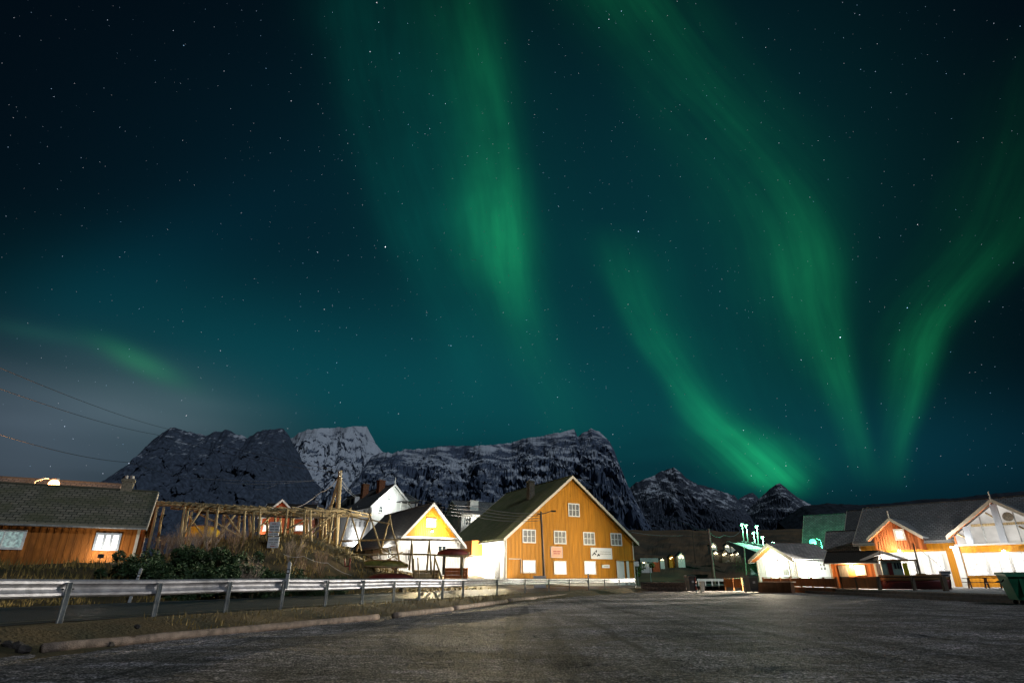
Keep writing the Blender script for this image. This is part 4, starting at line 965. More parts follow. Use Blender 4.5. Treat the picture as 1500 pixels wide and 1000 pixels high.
# ------------------------------------------------------------------ guardrail
gr = thing('guardrail', 'galvanised steel guardrail with two ridged beam running along the wet road', 'guardrail', (0, 0, 0))
ks = sorted(RPX); WPROF = [(0, .37), (.035, .36), (.075, .33), (.075, .285), (.03, .255), (.01, .215), (.01, .175), (.03, .135), (.075, .105), (.075, .06), (.035, .03), (0, .02)]
def beam(a, b, off, zt, zt2):
    mb = MB(); t = (b-a).normalized(); n = Vector((t.y, -t.x, 0)); i0 = len(mb.v)
    for p, z0 in ((a-t*.08, zt), (b+t*.08, zt2)):
        for o, z in WPROF: mb.v.append(p+n*(o-.14+off)+Vector((0, 0, z0-.37+z)))
        for o, z in reversed(WPROF): mb.v.append(p+n*(o-.146+off)+Vector((0, 0, z0-.37+z)))
    m_ = 2*len(WPROF)
    for k in range(m_): mb.f.append((i0+k, i0+(k+1) % m_, i0+m_+(k+1) % m_, i0+m_+k))
    return mb.build('beam', 'steel', gr)
PH = .80
posts_at = []
for i in range(len(RAIL)-1):
    a, b = RAIL[i], RAIL[i+1]; posts_at.append((ks[i], a))
    bo = beam(a, b, .004*(i % 2), PH+.03+.012*math.sin(i*1.7), PH+.03+.012*math.sin((i+1)*1.7))
    if i % 2 == 0:
        t = (b-a).normalized(); n = Vector((t.y, -t.x, 0)); s = MB()
        for q in (a+t*.1, a-t*.1):
            p = q+n*(-.06)+Vector((0, 0, PH-.34+.18)); s.path([p, p+n*.03], .018, 6)
        s.build('splice_bolt', 'black', bo)
posts_at.append((ks[-1], RAIL[-1]))
for k, p in posts_at:
    i = min(range(len(RAIL)), key=lambda j: (RAIL[j]-p).length); t = (RAIL[min(i+1, len(RAIL)-1)]-RAIL[max(i-1, 0)]).normalized()
    mx_ = Matrix.Translation((p.x, p.y, 0)) @ Matrix.Rotation(math.atan2(t.y, t.x)+random.uniform(-.05, .05), 4, 'Z') @ Matrix.Rotation(random.uniform(-.03, .03), 4, 'X')
    b = MB(); h = PH-.04+random.uniform(-.02, .02)
    b.prism([(-.055, -.06), (.055, -.06), (.055, -.015), (.047, -.015), (.047, -.052), (-.047, -.052), (-.047, -.015), (-.055, -.015)], -.35, h, mx_ @ Matrix.Rotation(math.pi/2, 4, 'X'))
    b.build('post', 'poststeel', gr)
    if k in (2, 6): pass
# marker posts on the rail and by the far verge
def marker(loc, h, label, rz=0, tilt=0):
    t = thing('marker_post', label, 'road marker', loc, rz, None)
    m_ = Matrix.Rotation(tilt, 4, 'Y')
    MB().prism([(-.05, 0), (.05, 0), (.05, h), (.0, h+.05), (-.05, h)], -.02, .02, m_).build('stake', 'greyplastic', t)
    MB().box(-.052, .052, -.024, .024, h-.3, h-.17, m_).build('band', 'ink', t); MB().box(-.035, .035, -.03, -.0245, h-.27, h-.2, m_).build('reflector', 'sign', t)
    return t
p = RAIL[ks.index(3)]; marker((p.x+.02, p.y+.1, .55), .72, 'black and white road marker on a guardrail post below the white sign plates')
p = at(198, 843, 23.5); marker((p.x, p.y, gz(p.x, p.y)-.05), max(.8, p.z+.3-gz(p.x, p.y)), 'leaning black and white road marker beyond the guardrail near the cottage corner', .3, .12)
p = RAIL[ks.index(19)]; marker((p.x, p.y+.12, .45), .7, 'white road marker on the far stretch of guardrail before the warehouse')

# logs laid along the foot of the bank
def log(pa, pb, r0, r1, label, seed):
    a = atz(*pa, LOT); b = atz(*pb, LOT); a.z = lot_z(a.x, a.y)+r0*.8; b.z = lot_z(b.x, b.y)+r1*.8; L = (b-a).length; n = max(8, int(L/.35)); pts, rad = [], []
    for i in range(n+1):
        q = a.lerp(b, i/n); w = .02*mnoise.noise(Vector((i*.4, seed, 0))); q = q+Vector((w, 0, w*.5)); pts.append(q); rad.append((r0+(r1-r0)*i/n)*(1+.09*mnoise.noise(Vector((i*.9, seed, 5)))))
    t = MB().path([p-a for p in pts], rad, 12).build('log', 'log', None, True); t.location = a
    return tag(t, label, 'log', 'logs along the foot of the bank')
log((60, 955), (553, 907), .08, .085, 'long pale log nearest the camera at the foot of the bank', 1)
log((577, 905), (662, 894), .09, .08, 'second pale log after the gap along the bank', 2)
log((664, 893), (742, 883), .09, .09, 'third pale log further along the bank under the guardrail', 3)
log((745, 882), (862, 870), .10, .09, 'farthest pale log at the bank end towards the warehouse', 4)
# loose stones by the first log
for i in range(16):
    x = random.uniform(-8.8, -6.6); y = 11.3+random.uniform(-.3, .7)+(x+7.4)*1.2; r = random.uniform(.05, .12)
    b = MB().ball((0, 0, r*.4), r, .7, 7, 5, .22).build('stone', 'darkstone', None); b.location = (x, y, gz(x, y)+.28*(1 if rail_frame(x, y)[0] < -2.4 else 0)); b.rotation_euler = (0, 0, i)
    tag(b, 'grey stone lying beside the start of the long pale log', 'stone', 'loose stones beside the long log')

# ------------------------------------------------------------------ utility poles and cables
def upole(name, label, ptop, pbot, Y, r, m, brace=None, arm=None, cap=True):
    a = at(*pbot, Y); b = at(ptop[0], ptop[1], Y); g = min(a.z, gz(a.x, a.y))-.3
    t = thing(name, label, 'utility pole', (a.x, a.y, g)); L = b-Vector((a.x, a.y, g))
    MB().path([(0, 0, 0), L*.5, L], [r, r*.88, r*.72], 10).build('shaft', m, t, True)
    return t, b
lp_, pt1 = upole('utility_pole', 'tall braced timber pole with cables beside the drying racks', (498.5, 689), (494, 792), 52, .24, 'pole')
o_ = Vector(lp_.location)
MB().path([at(483, 748, 52)-o_, at(482.5, 752, 52)-o_+Vector((0, 0, -1.5)), ], .13, 8).build('brace_foot', 'pole', lp_)
MB().path([at(480, 760, 52)-o_, at(497.5, 697, 52)-o_], .13, 8).build('brace', 'pole', lp_)
b = MB()
for i in range(4): q = at(499+(i % 2)*3-1.5, 692+i*3, 51.8)-o_; b.path([q, q+Vector((0, -.2, .1))], .05, 6)
b.build('insulator', 'greyplastic', lp_)
p2, pt2 = upole('utility_pole', 'slim dark pole with a bent arm standing before the ochre warehouse front', (792.5, 749), (797.5, 843), 58, .13, 'darkpole')
o2 = Vector(p2.location); MB().path([at(786, 753.5, 58)-o2, at(799, 751, 58)-o2, at(809, 747.5, 58)-o2], .05, 6).build('arm', 'darkpole', p2); MB().box(*( (at(809, 748, 58)-o2).x-.1, (at(809, 748, 58)-o2).x+.35), -.1, .1, (at(809, 748, 58)-o2).z-.08, (at(809, 748, 58)-o2).z+.06).build('lamp_head', 'black', p2)
p3, pt3 = upole('utility_pole', 'pale leaning pole standing behind the road before the hillside houses', (1038, 774), (1045, 843), 78, .2, 'palebark')
p4, pt4 = upole('utility_pole', 'shorter pale pole left of the bridge ramp', (1089.5, 801), (1091, 842), 84, .16, 'palebark')
p5, pt5 = upole('utility_pole', 'thin dark pole on the far hillside above the shore houses', (1014, 777), (1014.5, 790), 420, .35, 'darkpole')
def cable(name, label, pts, r, m, sag=0, group=None):
    P_ = []
    for a, b in zip(pts[:-1], pts[1:]):
        for i in range(13): q = a.lerp(b, i/12); P_.append(q-Vector((0, 0, sag*4*(i/12)*(1-i/12))))
    o = MB().path(P_, r, 4).build(name, m, None); return tag(o, label, 'cable', group)
cable('overhead_cable', 'highest dark cable crossing the western sky', [at(-90, 500, 26), at(246, 628, 75), pt1], .018, 'darkwire', .4)
cable('overhead_cable', 'middle dark cable crossing the western sky', [at(-90, 536, 26), at(228, 636, 70), pt1+Vector((0, 0, -.3))], .018, 'darkwire', .4)
cable('overhead_cable', 'lowest dark cable running down the western sky past the mountain flank', [at(-90, 606, 30), at(190, 677, 62), at(330, 704, 90), at(480, 712, 120)], .02, 'darkwire', .5)
cable('overhead_cable', 'pale cable sagging from the braced pole towards the orange house', [pt1+Vector((-.1, 0, -.6)), at(470, 720, 56), at(428, 744, 62)], .035, 'wire', .3)
for i, dz in enumerate((0, -.35)): cable('overhead_cable', ('upper', 'lower')[i]+' pale cable from the braced pole to the dormer of the white manor', [pt1+Vector((.1, 0, -.7+dz)), at(523, 727+i*2, 88)], .03, 'wire', .2)
for i, (y0, y1) in enumerate(((738, 746), (743, 751), (748, 756), (753, 757))):
    cable('overhead_cable', ('top', 'second', 'third', 'lowest')[i]+' pale cable strung over the mossy warehouse roof to the slim dark pole', [at(590, y0-12, 74), at(700, y0+4, 60), pt2+Vector((0, 0, -.15-.22*i))], .022, 'wire', .25)
cable('overhead_cable', 'pale cable from behind the warehouse to the leaning pole', [at(925, 779, 84), at(1000, 784, 84), pt3+Vector((0, 0, -.5))], .03, 'wire', .2)
cable('overhead_cable', 'violet lit cable sagging from the leaning pole to the bridge lamps', [pt3+Vector((0, 0, -.4)), at(1060, 783, 90), at(1084, 778, 110)], .04, 'wire', .5)
cable('overhead_cable', 'thin high cable above the hillside from the leaning pole to the mountain slope', [pt3+Vector((0, 0, -.1)), at(1010, 768, 150), at(965, 755, 260)], .05, 'wire', .5)
for i, (xa, ya, xb, yb) in enumerate(((290, 700, 470, 703), (330, 707, 455, 704), (372, 716, 405, 709))):
    cable('overhead_cable', ('long', 'short', 'slanting')[i]+' faint pale cable glinting against the dark mountain', [at(xa, ya, 90), at(xb, yb, 90)], .03, 'wire', .3)

# orange street lamp behind the cottage roof, other street lamps
def street_lamp(label, phead, Y, zb, arm, power, col, lm, r=.1, br=.2):
    hd = at(*phead, Y); t = thing('street_lamp', label, 'street lamp', (hd.x+arm, hd.y, zb))
    H = hd.z-zb
    MB().path([(0, 0, -.3), (0, 0, H*.6), (0, 0, H+.05)], [r, r*.8, r*.6], 8).build('shaft', 'poststeel', t, True)
    MB().path([(0, 0, H), (-arm*.5, 0, H+.22), (-arm, 0, H+.16)], r*.45, 6).build('arm', 'poststeel', t)
    MB().box(-arm-.22, -arm+.22, -.14, .14, H+.08, H+.2).build('lamp_head', 'poststeel', t)
    MB().ball((-arm, 0, H-br*.6), br, .95, 12, 8).build('lens', lm, t, True)
    lamp(t, (-arm, -br-.1, H-br*2.2), power, col, .12)
    return t
street_lamp('orange lit street lamp rising behind the slate roof of the ochre cottage', (80, 704.5), 41.8, 1.0, -1.4, 2200, (1, .45, .18), 'lamporange', .1, .34)
street_lamp('green lit street lamp just above the ridge of the white cabin', (1190, 790.5), 80, .1, 1.1, 3200, (.1, 1, .45), 'lampgreen', .14, .42)

# ------------------------------------------------------------------ walls, bins, far rail
def stone_wall(label, pa, pb, h, Y0, Y1):
    a = at(pa[0], pa[1], Y0); b = at(pb[0], pb[1], Y1); d = unit((b.x-a.x, b.y-a.y)); L = math.hypot(b.x-a.x, b.y-a.y)
    t = thing('low_wall', label, 'wall', (a.x, a.y, LOT), math.atan2(d[1], d[0]))
    mb = MB(); n = int(L/.28)
    for i in range(n):
        x0, x1 = i*L/n, (i+1)*L/n
        mb.v += []
    nx_, nz_ = max(10, int(L/.18)), 6; W_ = .5
    ring = []
    for i in range(nx_+1):
        x = i*L/nx_; row = []
        for (yy, z) in [(0, -.1), (-.02, h*.25), (.01, h*.5), (-.015, h*.75), (0, h), (W_, h), (W_, -.1)]:
            j = mnoise.noise(Vector((x*3.1, z*5, yy*3)))*.04; row.append(len(mb.v)); mb.v.append(Vector((x, yy+j, z+(j*.4 if z > 0 else 0))))
        ring.append(row)
    for i in range(nx_):
        for k in range(6): mb.f.append((ring[i][k], ring[i+1][k], ring[i+1][k+1], ring[i][k+1]))
    mb.f.append(tuple(ring[0])); mb.f.append(tuple(reversed(ring[-1])))
    mb.build('masonry', 'darkwall', t)
    return t
M['darkwall'] = tiles('dark dry stone', (.10, .075, .06), (.06, .045, .04), (.01, .01, .01), .4, .2, 1.0)
M['darkwall'] = mat('dark dry stone wall', (.11, .085, .07), .9, .6, 5, bump=1.0, bscale=7)
M['brownwall'] = mat('brown boarded wall', (.22, .11, .055), .8, .35, 3.0, (1.5, 1.5, .2), .3, 40)
w1 = stone_wall('long low dark stone wall at the lot entrance, beside the dark wheelie bin', (938, 851), (1004, 851), .78, 58, 55)
w2 = stone_wall('low brown wall at the lot entrance in front of the white cabin', (1108, 850), (1157, 850), .78, 52.5, 50)
w2.children[0].data.materials[0] = M['brownwall']
MB().box(-.05, math.hypot(2.6, 1.6)*1.05, -.07, .55, .80, .86).build('coping', 'cream', w2)
def wheelie(label, px, Y, rz, m='plastic', W_=.62, H=1.05, D_=.7, lab=True):
    a = atz(px, 0, 0) if False else at(px, 850, Y); t = thing('wheelie_bin', label, 'bin', (a.x, a.y, LOT+.02), rz)
    b = MB(); i = 0
    v = [(-.4*W_, -.4*D_, .08), (.4*W_, -.4*D_, .08), (.4*W_, .4*D_, .08), (-.4*W_, .4*D_, .08), (-.5*W_, -.5*D_, H*.9), (.5*W_, -.5*D_, H*.9), (.5*W_, .5*D_, H*.9), (-.5*W_, .5*D_, H*.9)]
    b.v += [Vector(q) for q in v]; b.f += [(0, 3, 2, 1), (4, 5, 6, 7), (0, 1, 5, 4), (1, 2, 6, 5), (2, 3, 7, 6), (3, 0, 4, 7)]; b.build('body', m, t)
    l = MB(); l.prism([(-.54*D_, H*.905), (.56*D_, H*.905), (.56*D_, H*.99), (0, H*1.04), (-.54*D_, H*.97)], -.53*W_, .53*W_, Matrix.Rotation(math.pi/2, 4, 'Z')); l.build('lid', m, t)
    for e in (-1, 1): MB().path([(e*.36*W_, .42*D_, .1), (e*.46*W_, .42*D_, .1)], .1, 12).build('wheel', 'black', t)
    MB().path([(-.4*W_, .6*D_, H*.92), (.4*W_, .6*D_, H*.92)], .02, 6).build('handle', 'black', t)
    if lab: MB().box(-.11, .11, -.5*D_-.0, -.5*D_+.03, H*.55, H*.68, Matrix.Translation((0, .01, 0))).build('sticker', 'greyink', t)
    return t
wheelie('tall dark wheelie bin with pale sticker at the end of the long stone wall', 1011.5, 53.5, .25, W_=.72, H=1.32, D_=.75)
wheelie('tall dark wheelie bin at the end of the brown wall', 1099.5, 51.0, .3, W_=.9, H=1.28, D_=.8)
bt = at(1027.5, 850, 54); gp = thing('gate_post', 'short pale timber post beside the dark wheelie bin', 'post', (bt.x, bt.y, LOT)); MB().box(-.16, .16, -.16, .16, -.1, .82).build('post_shaft', 'cream', gp); MB().box(-.19, .19, -.19, .19, .82, .87).build('post_top', 'cream', gp)
bt = at(1018.5, 850, 53.2); gp = thing('bollard', 'thin red and white bollard beside the dark wheelie bin', 'bollard', (bt.x, bt.y, LOT)); MB().path([(0, 0, -.1), (0, 0, 1.15)], .06, 8).build('shaft', 'redboat', gp); MB().path([(0, 0, .0), (0, 0, .16)], .075, 8).build('base_ring', 'sign', gp); MB().path([(0, 0, .5), (0, 0, .62)], .065, 8).build('band', 'sign', gp)
# white guardrail on the far side road
fr_ = thing('white_railing', 'low white railing across the far road beyond the lot entrance', 'railing', at(1021, 849, 72)); o_ = Vector(fr_.location); fr_.location.z = 0; o_.z = 0
e_ = at(1062, 849, 72)-at(1021, 849, 72)
MB().box(0, e_.x, -.03, .03, .52, .78).build('rail', 'white', fr_)
for i in range(5): MB().box(e_.x*i/4.2+.1, e_.x*i/4.2+.22, -.02, .08, -.3, .519).build('post', 'white', fr_)
# pale utility box by the warehouse
bt = at(790.5, 842, 57); ub = thing('utility_cabinet', 'pale grey utility cabinet standing at the foot of the slim dark pole', 'cabinet', (bt.x, bt.y, 0.02)); MB().box(-.55, .55, -.3, .3, -.1, .95).build('cabinet_body', 'greyplastic', ub); MB().box(-.6, .6, -.35, .35, .95, 1.02).build('lid', 'greyplastic', ub); MB().box(-.5, -.01, -.32, -.3, .05, .9).build('door', 'greyplastic', ub)
# road signs by the warehouse corner
def rsign(label, px, ytop, Y, w, h, m, post='poststeel', n=1):
    a = at(px, 845, Y); b_ = at(px, ytop, Y); t = thing('road_sign', label, 'sign', (a.x, a.y, 0)); H = b_.z
    MB().path([(0, 0, -.2), (0, 0, H)], .05, 8).build('post', post, t)
    for i in range(n): MB().box(-w/2, w/2, -.09, -.055, H-h-i*(h+.1), H-i*(h+.1)).build('sign_plate', m, t)
    return t
rsign('small white road sign on a green lit post right of the warehouse corner', 934, 822, 78, .55, .55, 'sign', n=1)
rsign('red information board beside the warehouse corner', 925.5, 830, 76, .5, .9, 'redboat')
rsign('wide pale direction sign on two posts by the shore road', 953, 817, 88, 2.6, .55, 'greyplastic')
# ------------------------------------------------------------------ fish drying racks on the knoll
def pole_part(mb_parent, name, a, b, r, m, o): 
    mb = MB(); d = (b-a); w = Vector((random.uniform(-1, 1), random.uniform(-1, 1), random.uniform(-1, 1)))*min(.05, d.length*.01)
    mb.path([a-o, a.lerp(b, .35)+w-o, a.lerp(b, .7)-w*.6-o, b-o], [r, r*.95, r*.85, r*.7], 6); return mb.build(name, m, mb_parent, True)
def frame_rack(name, label, base):
    t = thing(name, label, 'drying rack', base); return t, Vector(base)
g0 = at(300, 800, 41); rk, ro = frame_rack('drying_rack', 'long flat topped fish drying rack of weathered poles on the knoll', (g0.x, g0.y, gz(g0.x, g0.y)))
# top: three long beams at different depths
RYS = (37.5, 40.0, 43.0)
def topz(Y): return 5.25
def bx_(px, Y): return at(px, 741+ (px-215)*.03, Y)
front = [at(215, 738, 37.2), at(270, 740, 37.8), at(330, 743.5, 38.6), at(400, 746.5, 40), at(503, 748, 43)]
for a, b in zip(front[:-1], front[1:]): pole_part(rk, 'beam', a-(b-a)*.04, b+(b-a)*.04, .11, 'pole', ro)
mid = [p+Vector((.4, 2.2, .0)) for p in front]; back = [p+Vector((.8, 4.4, .05)) for p in front]
for row, r in ((mid, .1), (back, .1)):
    for a, b in zip(row[:-1], row[1:]): pole_part(rk, 'beam', a-(b-a)*.04, b+(b-a)*.04, r, 'pole', ro)
low = [at(288, 750, 38.5), at(345, 752.5, 39.2), at(415, 757, 40.5), at(486, 758, 43)]
for a, b in zip(low[:-1], low[1:]): pole_part(rk, 'rail', a, b, .075, 'darkpole', ro)
for k in range(24):                        # hanging poles laid across the beams
    f = k/23; i = min(3, int(f*4)); q = front[i].lerp(front[i+1], f*4-i)
    pole_part(rk, 'cross_pole', q+Vector((-.1, -.5, .16)), q+Vector((.9, 5.0, .2)), .045, 'pole', ro)
for pxt, pxb, yb, Y in ((230, 219, 792, 37.4), (240, 233, 783, 39.6), (270, 264, 795, 37.8), (275, 267, 800, 38.1), (282, 277, 782, 42.2), (304, 301, 790, 38.3), (319, 312, 800, 38.4), (329, 327, 785, 42.5), (352, 349, 786, 42.8), (359, 356, 797, 39.2), (366, 367, 792, 41.4), (381, 378, 806, 39.6), (393, 391, 790, 43.2), (404, 404, 794, 43.2), (412, 411, 790, 44), (421, 414, 804, 40.4), (431, 428, 788, 44.5), (447, 444, 804, 41.2), (455, 456, 815, 41.2), (470, 469, 798, 44), (479, 477, 794, 46), (489, 478, 812, 42.6), (484, 485, 800, 44), (372, 369, 800, 39.5), (427, 424, 796, 42), (451, 450, 792, 44.2), (474, 472, 803, 43), (494, 492, 806, 42.8)):
    i = min(3, max(0, int((pxt-215)/72))); zt_ = 5.35; b_ = at(pxb, yb, Y); tp = at(pxt, 745, Y); tp.z = zt_-.1+(Y-40)*.0; b_.z = min(b_.z, gz(b_.x, b_.y))-.15
    pole_part(rk, 'leg', b_, tp, .1, 'pole', ro)
for a, b, Y in (((290, 751), (355, 787), 38.6), ((330, 751), (356, 788), 39.4), ((422, 802), (489, 752), 41), ((420, 776), (448, 760), 40.5), ((295, 745), (262, 795), 38), ((436, 800), (480, 765), 43), ((345, 752), (316, 792), 40.5), ((362, 790), (398, 754), 41.5), ((450, 812), (494, 770), 41.8), ((384, 802), (412, 758), 40), ((270, 746), (300, 788), 42)):
    pole_part(rk, 'brace', at(*a, Y), at(*b, Y), .065, 'pole', ro)

# tripod racks: spread legs carrying long rails
def trestle(label, tops, rails, Y, extra=()):
    a0 = at(tops[0][0][0], 830, Y); t = thing('trestle_rack', label, 'drying rack', (a0.x, a0.y, gz(a0.x, a0.y))); o = Vector(t.location)
    for (tx, ty), feet in tops:
        for k, (fx, fy) in enumerate(feet):
            Yk = Y+(-.7 if k % 2 else .7); f = at(fx, fy, Yk); T = at(tx, ty, Y); f.z = min(f.z, gz(f.x, f.y)+1.2)
            pole_part(t, 'leg', f, T+(T-f)*.06, .075, 'pole', o)
    for (xa, ya), (xb, yb), dy, r in rails: pole_part(t, 'rail', at(xa, ya, Y+dy), at(xb, yb, Y+dy), r, 'pole', o)
    for (xa, ya), (xb, yb), dy, r in extra: pole_part(t, 'brace', at(xa, ya, Y+dy), at(xb, yb, Y+dy), r, 'pole', o)
    return t
trestle('nearest row of crossed pole trestles with a long rail below the white manor', [((513, 747), [(494, 812), (529, 806)]), ((542, 754), [(522, 806), (560, 812)]), ((571, 757), [(556, 812), (586, 812)])], [((500, 792), (590, 789.5), .2, .08), ((512, 756), (546, 763), 0, .06), ((545, 761), (574, 768), 0, .06), ((586, 789.5), (666, 791), .2, .085)], 45, [((488, 800), (512, 818), .3, .06)])
trestle('low rack of thin poles with two rails above the upturned boats', [((603, 792), [(601, 812), (606, 830)]), ((629, 792), [(626, 814), (632, 840)]), ((637, 816), [(635, 850), (648, 850)])], [((515, 812), (597, 811), .2, .06), ((590, 811), (694, 815), .2, .075), ((530, 829), (596, 831), -.4, .06)], 42.5, [((556, 800), (594, 826), 0, .05), ((590, 808), (560, 823), 0, .05), ((574, 832), (602, 845), -.3, .05), ((688, 808), (676, 822), 0, .05), ((676, 815), (677, 848), 0, .06), ((606, 818), (606, 850), 0, .06), ((612, 816), (614, 850), -.5, .05)])
# red ladder-like stand
st0 = at(507, 848, 40); st = thing('red_stand', 'red painted steel stand like a short ladder below the trestles', 'stand', (st0.x, st0.y, gz(st0.x, st0.y))); so_ = Vector(st.location)
for x in (505, 513): MB().path([at(x, 817, 40)-so_, at(x+(1 if x < 510 else -2), 850, 40)-so_], .045, 6).build('leg', 'redboat', st)
for y in (829, 840): MB().path([at(505.5, y, 40)-so_, at(511.5, y, 40)-so_], .035, 6).build('rung', 'redboat', st)

# boats lying about
def hprof(f, length, beam, depth, up):
    e = abs(2*f-1); x = (f-.5)*length; w = beam/2*max(.02, math.sin(math.pi*(f*.98+.01)))**.6
    sh = depth*(1-.72*e**3.2) if up else depth*(.82+.35*e**2); return x, w, sh
def hull(length, beam, depth, n=16, m=9, upturned=False):
    mb = MB(); rows_ = []
    for i in range(n+1):
        x, w, sh = hprof(i/n, length, beam, depth, upturned); row = []
        for j in range(m+1):
            a = math.pi*j/m; h_ = sh*math.sin(a)**.75; row.append(len(mb.v)); mb.v.append(Vector((x, -w*math.cos(a), h_ if upturned else sh-h_)))
        rows_.append(row)
    for i in range(n):
        for j in range(m): mb.f.append((rows_[i][j], rows_[i][j+1], rows_[i+1][j+1], rows_[i+1][j]))
    mb.f.append(tuple(rows_[0])); mb.f.append(tuple(reversed(rows_[-1]))); return mb
def gunwale(length, beam, depth, n=16, upturned=False, r=.035):
    out = []
    for s in (-1, 1):
        pts = []
        for i in range(n+1):
            x, w, sh = hprof(i/n, length, beam, depth, upturned); pts.append((x, s*w, 0 if upturned else sh))
        out.append(MB().path(pts, r, 5))
    return out
def boat(label, px, py, Y, length, beam, depth, m, rz, upturned=True, lift=0, trim='varnish'):
    a = at(px, py, Y); t = thing('rowing_boat', label, 'boat', (a.x, a.y, a.z+lift), rz); hull(length, beam, depth, upturned=upturned).build('hull', m, t, True)
    for g in gunwale(length, beam, depth, upturned=upturned): g.build('gunwale', trim, t)
    MB().path([(hprof(i/12, length, beam, depth, upturned)[0], 0, hprof(i/12, length, beam, depth, upturned)[2]+.02 if upturned else .0) for i in range(13)], .04, 5).build('keel', trim, t)
    if upturned:
        for x in (-length*.28, length*.28): MB().box(x-.1, x+.1, -beam*.36, beam*.36, -1.3, -.01).build('trestle', 'darkpole', t)
    return t
boat('olive green upturned rowing boat under the trestle rail', 506, 827, 43.2, 2.5, 1.2, .42, 'oliveboat', .12)
boat('olive green upturned rowing boat with its bow beside the red boat', 560, 830, 43.0, 3.6, 1.2, .42, 'oliveboat', .06)
boat('red upturned rowing boat lying low behind the guardrail', 572, 848, 41, 3.2, 1.1, .34, 'redboat', -.12, True)
boat('red and grey rowing boat lying across the low rack', 664, 813, 44, 2.3, .9, .42, 'redboat', .1, True)
yb = boat('boat covered with a yellow tarpaulin behind the end of the flat rack', 293, 787, 46, 3.2, 1.4, .85, 'orange_tarp', .05, True)
# planks, crates on the yard
def crate(label, px, py, Y, w, d, h, m, rz=0):
    a = at(px, py, Y); a.z = max(a.z, gz(a.x, a.y)); t = thing('crate', label, 'crate', a, rz); b = MB()
    for k in range(3): b.box(-w/2, w/2, -d/2, d/2, k*h/3+.012, (k+1)*h/3)
    b.build('crate_body', m, t); 
    for e in (-1, 1): MB().box(e*w/2-.03, e*w/2+.03, -d/2-.03, d/2+.03, 0, h+.02).build('batten', m, t)
    return t
crate('grey wooden crate on the yard beside the pale poles', 625, 848, 45, 1.7, .8, .62, 'pole')
crate('orange topped bench crate on the yard by the warehouse wall', 668, 847, 47, 1.7, .8, .75, 'rust')
# three white plates on one post
sp = at(400, 800, 37.4); sg = thing('plate_sign', 'three white notice plates stacked on a post before the flat drying rack', 'sign', (sp.x, sp.y, gz(sp.x, sp.y))); so_ = Vector(sg.location)
MB().path([(0, .06, -.3), (at(400.5, 766, 37.4)-so_)+Vector((0, .06, 0))], .05, 6).build('post', 'poststeel', sg)
for (x0, x1, y0, y1, rows_) in ((393.5, 409, 764, 778, [('redink', .8, .25, .75), ('ink', .5, .1, .9), ('ink', .2, .15, .9)]), (392.5, 408, 779.5, 784.5, [('greyink', .5, .1, .9)]), (391, 407.5, 786, 802, [('ink', .75, .12, .92), ('greyink', .5, .1, .88), ('greyink', .35, .35, .75), ('redink', .15, .3, .8)])):
    a, b_, c = at(x0, y1, 37.4)-so_, at(x1, y1, 37.4)-so_, at(x0, y0, 37.4)-so_; w, h = b_.x-a.x, c.z-a.z
    pl = MB().box(a.x, a.x+w, -.03, .0, a.z, a.z+h).build('sign_plate', 'sign', sg)
    for mm_, f, u0, u1 in rows_:
        q = MB(); x = u0; k = 0
        while x < u1: q.box(a.x+x*w, a.x+min(x+.07, u1)*w, -.036, -.0305, a.z+f*h-.03, a.z+f*h+.03); x += .1+(.06 if k % 4 == 3 else 0); k += 1
        q.build('lettering', mm_, pl)
# white rope along the bank
cable('rope', 'thin white rope hanging along the dark bank below the racks', [at(415, 811, 33), at(445, 814, 34), at(480, 824, 36), at(515, 842, 38)], .01, 'wire', .1)
# ------------------------------------------------------------------ vegetation
def branch(mb, p, d, L, r, depth, n=3, spread=.5, up=.15):
    q = p + d*L; mb.path([p, p.lerp(q, .5)+Vector((random.uniform(-1, 1), random.uniform(-1, 1), 0))*L*.05, q], [r, r*.8, r*.55], 4 if depth > 2 else 3, False)
    if depth <= 0: return
    for i in range(n if depth > 1 else n+1):
        f = random.uniform(.45, 1.0); nd_ = (d + Vector((random.uniform(-1, 1), random.uniform(-1, 1), random.uniform(-.3, .8)))*spread + Vector((0, 0, up))).normalized()
        branch(mb, p.lerp(q, f), nd_, L*random.uniform(.55, .8), r*.55, depth-1, n, spread, up)
def bare_mesh(seed, h, stems, depth, r, n=3, spread=.55):
    random.seed(seed); mb = MB()
    for i in range(stems):
        a = random.uniform(0, 6.28); d = Vector((math.cos(a)*.35, math.sin(a)*.35, 1)).normalized() if stems > 1 else Vector((.03, 0, 1)); branch(mb, Vector((math.cos(a)*.08*(stems > 1), math.sin(a)*.08*(stems > 1), -.1)), d, h*random.uniform(.38, .48), r, depth, n, spread)
    return mb
SH = []
for s in range(3):
    t = thing('bare_shrub', 'x', 'shrub'); bare_mesh(40+s, 1.7, 6, 3, .018).build('twigs', 'palebark' if s == 2 else 'twig', t); SH.append(t)
def tie(t, label, x, y, z, sc, rz, group): t.location = (x, y, z); t.scale = (sc, sc, sc*1.0); t.rotation_euler = (0, 0, rz); t['label'] = label; t['group'] = group; return t
spots = [(232, 800, 36), (243, 806, 34.5), (252, 800, 35.5), (259, 796, 37), (268, 800, 36), (276, 803, 35), (287, 798, 37), (296, 808, 34.5), (309, 801, 36), (318, 822, 31), (366, 838, 28.5), (371, 826, 30), (360, 842, 28), (345, 806, 35), (430, 806, 36.5), (452, 818, 35), (470, 816, 37), (246, 792, 41), (333, 794, 42)]
random.seed(3); used = set()
